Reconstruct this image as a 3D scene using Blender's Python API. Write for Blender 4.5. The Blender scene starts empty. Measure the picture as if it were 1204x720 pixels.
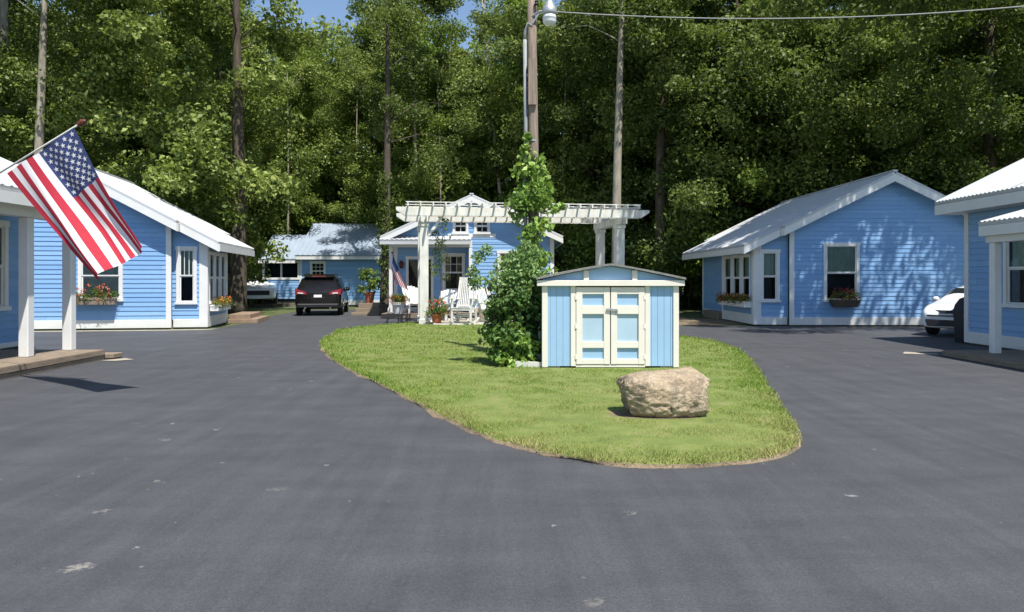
import bpy, bmesh, math, random
import numpy as np
from mathutils import Vector, Matrix, noise

random.seed(7)
RNG = np.random.default_rng(11)
scene = bpy.context.scene
COL = scene.collection
PI = math.pi
R = math.radians

# ------------------------------------------------------------------ camera
cd = bpy.data.cameras.new('camera')
cam = bpy.data.objects.new('camera', cd)
COL.objects.link(cam)
scene.camera = cam
cam.location = (0, 0, 1.6)
cam.rotation_euler = (R(90), 0, 0)
cd.sensor_width = 36.0
cd.lens = 36.0 * 880 / 1204
cd.shift_y = -32 / 1204.0
cd.clip_end = 2000
cd.clip_start = 0.05

def G(px, py):
    "design aid: ground point seen at a photo pixel"
    Y = 1408.0 / (py - 328.0)
    return ((px - 602) * Y / 880.0, Y)

# ------------------------------------------------------------------ world + sun
SUN = Vector((0.25, -0.45, 1.0)).normalized()
w = bpy.data.worlds.new('World')
scene.world = w
w.use_nodes = True
nt = w.node_tree
bgn = nt.nodes['Background']
sky = nt.nodes.new('ShaderNodeTexSky')
sky.sky_type = 'NISHITA'
sky.sun_disc = False
sky.sun_elevation = math.asin(SUN.z)
sky.sun_rotation = math.atan2(SUN.x, SUN.y)
sky.altitude = 200
sky.air_density = 1.0
sky.dust_density = 0.4
sky.ozone_density = 1.5
nt.links.new(sky.outputs[0], bgn.inputs[0])
bgn.inputs[1].default_value = 0.105
sd = bpy.data.lights.new('sun', 'SUN')
sd.energy = 4.5
sd.angle = R(0.55)
sd.color = (1.0, 0.955, 0.88)
so = bpy.data.objects.new('sun', sd)
COL.objects.link(so)
so.location = (20, -30, 60)
so.rotation_euler = SUN.to_track_quat('Z', 'Y').to_euler()
vs = scene.view_settings
scene.display_settings.display_device = 'sRGB'
vs.view_transform = 'Standard'
vs.look = 'None'
vs.exposure = 0.68
vs.gamma = 1.0
vs.use_curve_mapping = False

# ------------------------------------------------------------------ materials
def N(nt, t, **kw):
    n = nt.nodes.new(t)
    for k, v in kw.items():
        if k.startswith('i_'):
            n.inputs[k[2:].replace('_', ' ')].default_value = v
        else:
            setattr(n, k, v)
    return n

def ramp(nt, fac, stops):
    r = N(nt, 'ShaderNodeValToRGB')
    els = r.color_ramp.elements
    while len(els) < len(stops):
        els.new(0.5)
    for e, (p, c) in zip(els, stops):
        e.position = p
        e.color = (c[0], c[1], c[2], 1) if not isinstance(c, (int, float)) else (c, c, c, 1)
    nt.links.new(fac, r.inputs[0])
    return r.outputs[0]

def mixc(nt, fac, a, b, mode='MIX'):
    m = N(nt, 'ShaderNodeMix', data_type='RGBA', blend_type=mode)
    for i, v in ((0, fac), (6, a), (7, b)):
        if hasattr(v, 'links'):
            nt.links.new(v, m.inputs[i])
        else:
            m.inputs[i].default_value = v if isinstance(v, (int, float)) else (v[0], v[1], v[2], 1)
    return m.outputs[2]

def tex(nt, scale, detail=4, rough=0.55, kind='Object', stretch=None, dist=0.0):
    tc = N(nt, 'ShaderNodeTexCoord') if kind != 'World' else N(nt, 'ShaderNodeNewGeometry')
    out = tc.outputs['Position'] if kind == 'World' else tc.outputs[kind]
    if stretch:
        mp = N(nt, 'ShaderNodeMapping')
        mp.inputs['Scale'].default_value = stretch
        nt.links.new(out, mp.inputs[0])
        out = mp.outputs[0]
    n = N(nt, 'ShaderNodeTexNoise')
    n.inputs['Scale'].default_value = scale
    n.inputs['Detail'].default_value = detail
    n.inputs['Roughness'].default_value = rough
    n.inputs['Distortion'].default_value = dist
    nt.links.new(out, n.inputs['Vector'])
    return n.outputs[0]

def base(name):
    m = bpy.data.materials.new(name)
    m.use_nodes = True
    return m, m.node_tree, m.node_tree.nodes['Principled BSDF']

def bump(nt, b, h, strength=0.3, dist=0.01):
    bn = N(nt, 'ShaderNodeBump')
    bn.inputs['Strength'].default_value = strength
    bn.inputs['Distance'].default_value = dist
    nt.links.new(h, bn.inputs['Height'])
    nt.links.new(bn.outputs[0], b.inputs['Normal'])

def simple(name, col, rough=0.6, var=0.12, scale=3.0, metal=0.0, spec=0.4, dirt=None, stretch=None, bmp=0.0, coat=0.0):
    m, nt, b = base(name)
    b.inputs['Roughness'].default_value = rough
    b.inputs['Metallic'].default_value = metal
    b.inputs['Specular IOR Level'].default_value = spec
    b.inputs['Coat Weight'].default_value = coat
    f = tex(nt, scale, 5, 0.6, stretch=stretch)
    lo = [c * (1 - var) for c in col]
    hi = [min(1, c * (1 + var)) for c in col]
    c = ramp(nt, f, [(0.3, lo), (0.7, hi)])
    if dirt:
        f2 = tex(nt, scale * 0.35 + 0.6, 6, 0.7, kind='World')
        fr = ramp(nt, f2, [(0.5, 0.0), (0.78, dirt[3])])
        c = mixc(nt, fr, c, dirt[:3])
    nt.links.new(c, b.inputs['Base Color'])
    if bmp:
        bump(nt, b, tex(nt, scale * 8, 3, 0.6, stretch=stretch), bmp)
    return m

M = {}
M['blue'] = simple('siding_blue', (0.165, 0.365, 0.66), 0.5, 0.07, 1.5, dirt=(0.2, 0.33, 0.55, 0.22), stretch=(1, 1, 5))
def siding_mat():
    m, nt, b = base('lap_siding_blue')
    geo = N(nt, 'ShaderNodeNewGeometry')
    c = ramp(nt, geo.outputs['Random Per Island'], [(0.0, (0.198, 0.372, 0.632)), (0.5, (0.222, 0.402, 0.662)), (1.0, (0.252, 0.435, 0.69))])
    g = tex(nt, 1.1, 6, 0.65, kind='World', stretch=(1, 1, 3))
    c = mixc(nt, ramp(nt, g, [(0.48, 0.0), (0.75, 0.28)]), c, (0.26, 0.38, 0.52))
    f = tex(nt, 26, 4, 0.7, kind='World', stretch=(.25, .25, 2))
    c = mixc(nt, 1.0, c, ramp(nt, f, [(0.3, 0.9), (0.7, 1.08)]), 'MULTIPLY')
    nt.links.new(c, b.inputs['Base Color'])
    b.inputs['Roughness'].default_value = 0.55
    b.inputs['Specular IOR Level'].default_value = 0.35
    bump(nt, b, f, 0.15, 0.004)
    return m
M['blue'] = siding_mat()
M['white'] = simple('white_trim', (0.72, 0.72, 0.70), 0.5, 0.05, 2.5, dirt=(0.55, 0.54, 0.5, 0.3))
M['pergwhite'] = simple('weathered_white', (0.66, 0.65, 0.60), 0.65, 0.14, 6, dirt=(0.40, 0.37, 0.32, 0.55), stretch=(1, 1, .3))
M['roof'] = simple('roof_metal_white', (0.50, 0.51, 0.52), 0.42, 0.06, 1.2, dirt=(0.45, 0.46, 0.46, 0.3), spec=0.5)
M['roof_shade_blue'] = simple('roof_metal_shade_blue', (0.30, 0.36, 0.44), 0.40, 0.08, 1.2, dirt=(0.25, 0.28, 0.30, 0.45), spec=0.5)  # bluish tint of shade and sky put into the metal colour
M['soffit'] = simple('soffit_paint', (0.62, 0.62, 0.60), 0.6, 0.04)
M['found'] = simple('foundation', (0.16, 0.14, 0.12), 0.9, 0.3, 6)
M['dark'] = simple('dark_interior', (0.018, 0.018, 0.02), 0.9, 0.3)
M['curtain'] = simple('curtain_fabric', (0.42, 0.50, 0.45), 0.9, 0.1, 4)
M['blind'] = simple('blind_fabric', (0.50, 0.56, 0.50), 0.8, 0.1, 4)
M['cream'] = simple('cream_trim', (0.74, 0.70, 0.61), 0.55, 0.04, 3, dirt=(0.6, 0.53, 0.42, 0.3))
M['shedblue'] = simple('shed_panel_blue', (0.30, 0.475, 0.655), 0.55, 0.06, 2, dirt=(0.3, 0.42, 0.56, 0.3))
M['shedpale'] = simple('shed_panel_faded', (0.38, 0.52, 0.62), 0.6, 0.07, 3, dirt=(0.30, 0.42, 0.52, 0.3))
M['shingle'] = simple('shed_roof_grey', (0.21, 0.205, 0.19), 0.8, 0.25, 14, bmp=0.4)
M['wood'] = simple('weathered_wood', (0.235, 0.185, 0.135), 0.8, 0.3, 3, stretch=(9, 1.2, 9), bmp=0.3)
M['wooddark'] = simple('dark_timber', (0.075, 0.06, 0.045), 0.85, 0.3, 4, bmp=0.3)
M['polewood'] = simple('pole_wood', (0.25, 0.195, 0.15), 0.85, 0.32, 5, stretch=(6, 6, 0.5), bmp=0.5)
M['bark'] = simple('bark_brown', (0.085, 0.068, 0.05), 0.95, 0.45, 3.5, stretch=(2.5, 2.5, 0.5), bmp=1.0)
M['barkpale'] = simple('bark_pale', (0.30, 0.27, 0.215), 0.95, 0.35, 3.0, stretch=(2.5, 2.5, 0.6), bmp=0.9)
M['terra'] = simple('terracotta', (0.42, 0.135, 0.065), 0.8, 0.15, 6)
M['steel'] = simple('galvanised', (0.45, 0.46, 0.47), 0.45, 0.1, 8, metal=0.6)
M['tyre'] = simple('tyre_rubber', (0.016, 0.016, 0.017), 0.85, 0.2)
M['blackplastic'] = simple('black_plastic', (0.02, 0.02, 0.022), 0.55, 0.2)
M['rim'] = simple('alloy', (0.30, 0.31, 0.32), 0.35, 0.08, metal=0.8)
M['carblack'] = simple('car_paint_black', (0.008, 0.007, 0.008), 0.14, 0.2, 1, spec=0.3, coat=0.3)
M['carwhite'] = simple('car_paint_white', (0.74, 0.75, 0.76), 0.3, 0.03, 1, coat=0.7)
M['taillight'] = simple('tail_lamp_red', (0.20, 0.012, 0.014), 0.15, 0.1, coat=0.6)
M['lens'] = simple('clear_lens', (0.72, 0.74, 0.74), 0.15, 0.05, coat=0.5)
M['plate'] = simple('number_plate', (0.72, 0.74, 0.78), 0.5, 0.05)
M['cover'] = simple('grill_cover', (0.028, 0.028, 0.032), 0.6, 0.35, 6, bmp=0.6)
M['concrete'] = simple('concrete', (0.36, 0.325, 0.26), 0.9, 0.22, 4, dirt=(0.24, 0.2, 0.15, 0.5))
M['flagred'] = simple('flag_red', (0.37, 0.017, 0.036), 0.8, 0.08, 5)
M['flagwhite'] = simple('flag_white', (0.68, 0.67, 0.66), 0.8, 0.03, 5)
M['flagblue'] = simple('flag_blue', (0.035, 0.055, 0.16), 0.8, 0.1, 5)
M['brass'] = simple('finial_bronze', (0.16, 0.055, 0.03), 0.4, 0.2, metal=0.3)
M['lantern'] = simple('lantern_red', (0.10, 0.012, 0.012), 0.4, 0.1)
M['wire'] = simple('wire_grey', (0.30, 0.30, 0.29), 0.6, 0.1)
M['cushion'] = simple('cushion', (0.72, 0.72, 0.70), 0.9, 0.06)
def dirt_mat():
    m, nt, b = base('bare_soil')
    c = ramp(nt, tex(nt, 2.2, 5, 0.7, kind='World'), [(0.32, (0.085, 0.065, 0.045)), (0.5, (0.20, 0.15, 0.095)), (0.68, (0.25, 0.195, 0.12))])
    c = mixc(nt, 1.0, c, ramp(nt, tex(nt, 30, 4, 0.75, kind='World'), [(0.3, 0.55), (0.5, 1.0), (0.7, 1.35)]), 'MULTIPLY')
    nt.links.new(c, b.inputs['Base Color'])
    b.inputs['Roughness'].default_value = 0.95
    bump(nt, b, tex(nt, 30, 4, 0.75, kind='World'), 0.8, 0.02)
    return m
M['dirt'] = dirt_mat()

def glass_mat():
    m = bpy.data.materials.new('window_glass')
    m.use_nodes = True
    nt = m.node_tree
    nt.nodes.clear()
    o = N(nt, 'ShaderNodeOutputMaterial')
    t = N(nt, 'ShaderNodeBsdfTransparent')
    t.inputs[0].default_value = (0.78, 0.84, 0.82, 1)
    g = N(nt, 'ShaderNodeBsdfGlossy')
    g.inputs['Roughness'].default_value = 0.03
    fr = N(nt, 'ShaderNodeFresnel')
    fr.inputs[0].default_value = 1.5
    n = tex(nt, 0.8, 2)
    bn = N(nt, 'ShaderNodeBump')
    bn.inputs['Strength'].default_value = 0.04
    nt.links.new(n, bn.inputs['Height'])
    nt.links.new(bn.outputs[0], g.inputs['Normal'])
    mx = N(nt, 'ShaderNodeMixShader')
    nt.links.new(fr.outputs[0], mx.inputs[0])
    nt.links.new(t.outputs[0], mx.inputs[1])
    nt.links.new(g.outputs[0], mx.inputs[2])
    nt.links.new(mx.outputs[0], o.inputs[0])
    return m
M['glass'] = glass_mat()
M['carglass'] = simple('car_glass', (0.012, 0.014, 0.016), 0.06, 0.1, spec=0.6)

def leaf_mat(name, a, b, c, trans=0.35, patch=0.5, rough=0.55, spec=0.35):
    "leaf colours: three tones by leaf, wandering by clump"
    m = bpy.data.materials.new(name)
    m.use_nodes = True
    nt = m.node_tree
    p = nt.nodes['Principled BSDF']
    geo = N(nt, 'ShaderNodeNewGeometry')
    f1 = tex(nt, patch, 2, 0.5, kind='World')
    ad = N(nt, 'ShaderNodeMath', operation='MULTIPLY_ADD')
    nt.links.new(geo.outputs['Random Per Island'], ad.inputs[0])
    ad.inputs[1].default_value = 0.55
    sb = N(nt, 'ShaderNodeMath', operation='MULTIPLY_ADD')
    nt.links.new(f1, sb.inputs[0])
    sb.inputs[1].default_value = 1.5
    sb.inputs[2].default_value = -0.5
    nt.links.new(sb.outputs[0], ad.inputs[2])
    colr = ramp(nt, ad.outputs[0], [(0.1, a), (0.5, b), (0.95, c)])
    nt.links.new(colr, p.inputs['Base Color'])
    p.inputs['Roughness'].default_value = rough
    p.inputs['Specular IOR Level'].default_value = spec
    tr = N(nt, 'ShaderNodeBsdfTranslucent')
    ct = mixc(nt, 0.5, colr, (0.22, 0.30, 0.02))
    nt.links.new(ct, tr.inputs[0])
    mx = N(nt, 'ShaderNodeMixShader')
    mx.inputs[0].default_value = trans
    nt.links.new(p.outputs[0], mx.inputs[1])
    nt.links.new(tr.outputs[0], mx.inputs[2])
    nt.links.new(mx.outputs[0], nt.nodes['Material Output'].inputs[0])
    return m
M['leafA'] = leaf_mat('leaf_maple', (0.065, 0.100, 0.022), (0.17, 0.235, 0.048), (0.42, 0.48, 0.14), patch=0.35)  # forest leaves: brightest tone carries sunlit highlights in its colour
M['leafB'] = leaf_mat('leaf_dark', (0.042, 0.074, 0.020), (0.105, 0.155, 0.038), (0.27, 0.33, 0.09), patch=0.3)
M['leafC'] = leaf_mat('leaf_fresh', (0.075, 0.125, 0.022), (0.19, 0.29, 0.05), (0.38, 0.48, 0.10), patch=0.35)
M['leafVine'] = leaf_mat('leaf_vine', (0.13, 0.23, 0.045), (0.26, 0.42, 0.085), (0.42, 0.56, 0.15), patch=2.0)
M['leafBush'] = leaf_mat('leaf_bush', (0.05, 0.115, 0.035), (0.10, 0.20, 0.055), (0.17, 0.28, 0.085), patch=2.0)
M['leafBushTop'] = leaf_mat('leaf_bush_feathery', (0.13, 0.23, 0.08), (0.23, 0.37, 0.13), (0.36, 0.50, 0.20), patch=2.0)
M['leafPot'] = leaf_mat('leaf_pot', (0.04, 0.09, 0.02), (0.09, 0.17, 0.03), (0.17, 0.26, 0.05), patch=3.0)
M['red'] = leaf_mat('petal_red', (0.45, 0.012, 0.02), (0.62, 0.03, 0.03), (0.65, 0.08, 0.05), trans=0.2, patch=6)
M['orange'] = leaf_mat('petal_orange', (0.65, 0.10, 0.03), (0.70, 0.20, 0.04), (0.72, 0.33, 0.06), trans=0.2, patch=6)
M['pink'] = leaf_mat('petal_pink', (0.65, 0.10, 0.16), (0.7, 0.25, 0.25), (0.75, 0.45, 0.42), trans=0.2, patch=6)
M['darkred'] = leaf_mat('petal_dark_red', (0.16, 0.012, 0.02), (0.30, 0.015, 0.03), (0.42, 0.03, 0.05), trans=0.2, patch=6)
M['yellow'] = leaf_mat('petal_yellow', (0.6, 0.42, 0.06), (0.66, 0.5, 0.1), (0.7, 0.6, 0.2), trans=0.2, patch=6)

def grass_mat():
    m = bpy.data.materials.new('grass_blades')
    m.use_nodes = True
    nt = m.node_tree
    p = nt.nodes['Principled BSDF']
    geo = N(nt, 'ShaderNodeNewGeometry')
    f1 = tex(nt, 0.55, 4, 0.6, kind='World')
    f2 = tex(nt, 5.0, 3, 0.6, kind='World')
    g = ramp(nt, geo.outputs['Random Per Island'], [(0.0, (0.105, 0.185, 0.024)), (0.5, (0.19, 0.295, 0.042)), (1.0, (0.33, 0.40, 0.10))])
    d = ramp(nt, geo.outputs['Random Per Island'], [(0.0, (0.25, 0.25, 0.07)), (0.6, (0.42, 0.38, 0.15)), (1.0, (0.55, 0.48, 0.25))])
    s = N(nt, 'ShaderNodeMath', operation='ADD')
    nt.links.new(ramp(nt, f1, [(0.44, 0.0), (0.70, 0.8)]), s.inputs[0])
    nt.links.new(ramp(nt, f2, [(0.5, 0.0), (0.8, 0.5)]), s.inputs[1])
    # straw towards the worn near end of the island (a dry strip with its own place)
    sep = N(nt, 'ShaderNodeSeparateXYZ')
    nt.links.new(geo.outputs['Position'], sep.inputs[0])
    mr = N(nt, 'ShaderNodeMapRange')
    mr.inputs[1].default_value = 6.2
    mr.inputs[2].default_value = 11.5
    mr.inputs[3].default_value = 0.42
    mr.inputs[4].default_value = -0.22
    nt.links.new(sep.outputs[1], mr.inputs[0])
    s2 = N(nt, 'ShaderNodeMath', operation='ADD', use_clamp=True)
    nt.links.new(s.outputs[0], s2.inputs[0])
    nt.links.new(mr.outputs[0], s2.inputs[1])
    c = mixc(nt, s2.outputs[0], g, d)
    nt.links.new(c, p.inputs['Base Color'])
    p.inputs['Roughness'].default_value = 0.6
    p.inputs['Specular IOR Level'].default_value = 0.25
    tr = N(nt, 'ShaderNodeBsdfTranslucent')
    nt.links.new(c, tr.inputs[0])
    mx = N(nt, 'ShaderNodeMixShader')
    mx.inputs[0].default_value = 0.3
    nt.links.new(p.outputs[0], mx.inputs[1])
    nt.links.new(tr.outputs[0], mx.inputs[2])
    nt.links.new(mx.outputs[0], nt.nodes['Material Output'].inputs[0])
    return m
M['grass'] = grass_mat()

def ground_mat():
    m, nt, b = base('woodland_floor')
    a = tex(nt, 0.25, 6, 0.6, kind='World')
    c1 = ramp(nt, a, [(0.35, (0.055, 0.085, 0.022)), (0.55, (0.085, 0.12, 0.028)), (0.7, (0.11, 0.085, 0.05))])
    c2 = tex(nt, 9, 5, 0.7, kind='World')
    c = mixc(nt, ramp(nt, c2, [(0.4, 0.0), (0.7, 0.6)]), c1, (0.06, 0.05, 0.03))
    nt.links.new(c, b.inputs['Base Color'])
    b.inputs['Roughness'].default_value = 0.95
    bump(nt, b, c2, 0.6, 0.03)
    return m
M['ground'] = ground_mat()

def lawn_mat():
    m, nt, b = base('lawn_soil')
    a = tex(nt, 3.0, 6, 0.65, kind='World')
    c = ramp(nt, a, [(0.35, (0.11, 0.15, 0.03)), (0.55, (0.16, 0.20, 0.045)), (0.75, (0.24, 0.20, 0.10))])
    nt.links.new(c, b.inputs['Base Color'])
    b.inputs['Roughness'].default_value = 0.95
    bump(nt, b, tex(nt, 40, 3, 0.6, kind='World'), 0.6, 0.02)
    return m
M['lawn'] = lawn_mat()

def asphalt_mat():
    m, nt, b = base('sealed_asphalt')
    fine = tex(nt, 140, 2, 0.7, kind='World')
    med = tex(nt, 2.2, 5, 0.6, kind='World', stretch=(0.35, 1.0, 1))
    big = tex(nt, 0.35, 4, 0.55, kind='World', stretch=(0.6, 1.0, 1), dist=0.6)
    c = ramp(nt, big, [(0.3, (0.050, 0.0515, 0.058)), (0.5, (0.062, 0.0635, 0.070)), (0.72, (0.078, 0.0795, 0.086))])
    c = mixc(nt, 0.55, c, ramp(nt, med, [(0.3, (0.049, 0.0505, 0.0565)), (0.7, (0.083, 0.0845, 0.091))]))
    c = mixc(nt, 1.0, c, ramp(nt, fine, [(0.3, 0.72), (0.5, 1.0), (0.72, 1.28)]), 'MULTIPLY')
    grit = tex(nt, 42, 4, 0.75, kind='World')
    c = mixc(nt, 1.0, c, ramp(nt, grit, [(0.32, 0.84), (0.5, 1.0), (0.66, 1.12), (0.76, 1.5)]), 'MULTIPLY')
    blot = tex(nt, 1.1, 6, 0.7, kind='World', dist=1.2)
    c = mixc(nt, ramp(nt, blot, [(0.60, 0.0), (0.74, 0.45)]), c, (0.042, 0.042, 0.046))
    # pale specks of bare stone
    v = N(nt, 'ShaderNodeTexVoronoi', feature='F1')
    v.inputs['Scale'].default_value = 3.2
    geo = N(nt, 'ShaderNodeNewGeometry')
    nt.links.new(geo.outputs['Position'], v.inputs['Vector'])
    rnd = N(nt, 'ShaderNodeSeparateColor')
    nt.links.new(v.outputs['Color'], rnd.inputs[0])
    th = N(nt, 'ShaderNodeMath', operation='MULTIPLY')
    nt.links.new(ramp(nt, rnd.outputs[0], [(0.60, 0.0), (1.0, 0.16)]), th.inputs[0])
    nt.links.new(ramp(nt, tex(nt, 18, 3, 0.7, kind='World'), [(0.35, 0.1), (0.65, 1.0)]), th.inputs[1])
    lt = N(nt, 'ShaderNodeMath', operation='LESS_THAN')
    nt.links.new(v.outputs['Distance'], lt.inputs[0])
    nt.links.new(th.outputs[0], lt.inputs[1])
    lf = N(nt, 'ShaderNodeMath', operation='MULTIPLY')
    nt.links.new(lt.outputs[0], lf.inputs[0])
    lf.inputs[1].default_value = 0.8
    c = mixc(nt, lf.outputs[0], c, (0.24, 0.24, 0.24))
    v2 = N(nt, 'ShaderNodeTexVoronoi', feature='F1')
    v2.inputs['Scale'].default_value = 6.5
    nt.links.new(geo.outputs['Position'], v2.inputs['Vector'])
    r2 = N(nt, 'ShaderNodeSeparateColor')
    nt.links.new(v2.outputs['Color'], r2.inputs[0])
    l2 = N(nt, 'ShaderNodeMath', operation='LESS_THAN')
    nt.links.new(v2.outputs['Distance'], l2.inputs[0])
    nt.links.new(ramp(nt, r2.outputs[1], [(0.72, 0.0), (1.0, 0.10)]), l2.inputs[1])
    f2 = N(nt, 'ShaderNodeMath', operation='MULTIPLY')
    nt.links.new(l2.outputs[0], f2.inputs[0])
    nt.links.new(ramp(nt, tex(nt, .5, 3, .6, kind='World'), [(0.4, 0.15), (0.6, 0.75)]), f2.inputs[1])
    c = mixc(nt, f2.outputs[0], c, (0.22, 0.21, 0.20))
    # faint tyre polish and drag marks
    tm = tex(nt, 1.6, 5, 0.65, kind='World', stretch=(2.6, .22, 1), dist=.5)
    c = mixc(nt, 1.0, c, ramp(nt, tm, [(0.35, 0.90), (0.5, 1.0), (0.66, 1.12)]), 'MULTIPLY')
    # worn pale scuffs where the coat has lifted
    wob = N(nt, 'ShaderNodeTexNoise')
    wob.inputs['Scale'].default_value = 9
    wob.inputs['Detail'].default_value = 6
    wob.inputs['Roughness'].default_value = 0.75
    nt.links.new(geo.outputs['Position'], wob.inputs['Vector'])
    va = N(nt, 'ShaderNodeVectorMath', operation='MULTIPLY_ADD')
    nt.links.new(wob.outputs['Color'], va.inputs[0])
    va.inputs[1].default_value = (0.46, 0.46, 0)
    va.inputs[2].default_value = (-0.23, -0.23, 0)
    vb = N(nt, 'ShaderNodeVectorMath', operation='ADD')
    nt.links.new(geo.outputs['Position'], vb.inputs[0])
    nt.links.new(va.outputs[0], vb.inputs[1])
    acc = None
    for (px, py, rad, k) in ((89, 668, .07, .5), (121, 603, .055, .3), (182, 568, .045, .32), (150, 540, .06, .12), (192, 518, .05, .28),
                             (160, 498, .05, .12), (201, 484, .05, .12), (325, 576, .05, .14), (700, 708, .07, .2), (742, 606, .035, .25)):
        gx, gy = G(px, py)
        ds = N(nt, 'ShaderNodeVectorMath', operation='DISTANCE')
        nt.links.new(vb.outputs[0], ds.inputs[0])
        ds.inputs[1].default_value = (gx, gy, 0.004)
        mr = N(nt, 'ShaderNodeMapRange')
        mr.inputs[1].default_value = rad * 0.3
        mr.inputs[2].default_value = rad
        mr.inputs[3].default_value = k
        mr.inputs[4].default_value = 0.0
        nt.links.new(ds.outputs['Value'], mr.inputs[0])
        if acc is None:
            acc = mr.outputs[0]
        else:
            mx = N(nt, 'ShaderNodeMath', operation='MAXIMUM')
            nt.links.new(acc, mx.inputs[0])
            nt.links.new(mr.outputs[0], mx.inputs[1])
            acc = mx.outputs[0]
    c = mixc(nt, acc, c, (0.42, 0.39, 0.33))
    nt.links.new(c, b.inputs['Base Color'])
    rr = ramp(nt, big, [(0.3, 0.75), (0.7, 0.58)])
    nt.links.new(rr, b.inputs['Roughness'])
    b.inputs['Specular IOR Level'].default_value = 0.35
    bump(nt, b, fine, 0.35, 0.006)
    return m
M['asphalt'] = asphalt_mat()

def rock_mat():
    m, nt, b = base('boulder_stone')
    a = tex(nt, 3.5, 7, 0.7)
    f = tex(nt, 28, 5, 0.7)
    c = ramp(nt, a, [(0.30, (0.33, 0.235, 0.145)), (0.5, (0.53, 0.41, 0.265)), (0.7, (0.66, 0.555, 0.395))])
    c = mixc(nt, ramp(nt, f, [(0.42, 0.0), (0.62, 0.6)]), c, (0.17, 0.135, 0.105))
    st = tex(nt, 4.2, 7, 0.8, stretch=(1.0, 1.0, 0.6), dist=.8)
    c = mixc(nt, ramp(nt, st, [(0.49, 0.0), (0.58, 0.6)]), c, (0.16, 0.125, 0.095))
    li = tex(nt, 60, 3, 0.8)
    c = mixc(nt, ramp(nt, li, [(0.60, 0.0), (0.68, 0.7)]), c, (0.62, 0.58, 0.48))
    nt.links.new(c, b.inputs['Base Color'])
    b.inputs['Roughness'].default_value = 0.92
    bump(nt, b, f, 1.0, 0.035)
    return m
M['rock'] = rock_mat()

# ------------------------------------------------------------------ object helpers
def tag(o, label=None, cat=None, group=None, kind=None):
    if label: o['label'] = label
    if cat: o['category'] = cat
    if group: o['group'] = group
    if kind: o['kind'] = kind
    return o

def empty(name, label, cat, loc=(0, 0, 0), rz=0.0, group=None):
    o = bpy.data.objects.new(name, None)
    COL.objects.link(o)
    o.location = loc
    o.rotation_euler = (0, 0, rz)
    o.empty_display_size = 0.2
    return tag(o, label, cat, group)

class Fr:
    "a wall frame: u along the wall, n outwards, z up"
    def __init__(s, o, d):
        s.o = Vector((o[0], o[1], 0)); s.d = Vector((d[0], d[1], 0)).normalized()
        s.n = Vector((s.d.y, -s.d.x, 0))
    def p(s, u, n, z):
        v = s.o + s.d * u + s.n * n
        return (v.x, v.y, z)

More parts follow.
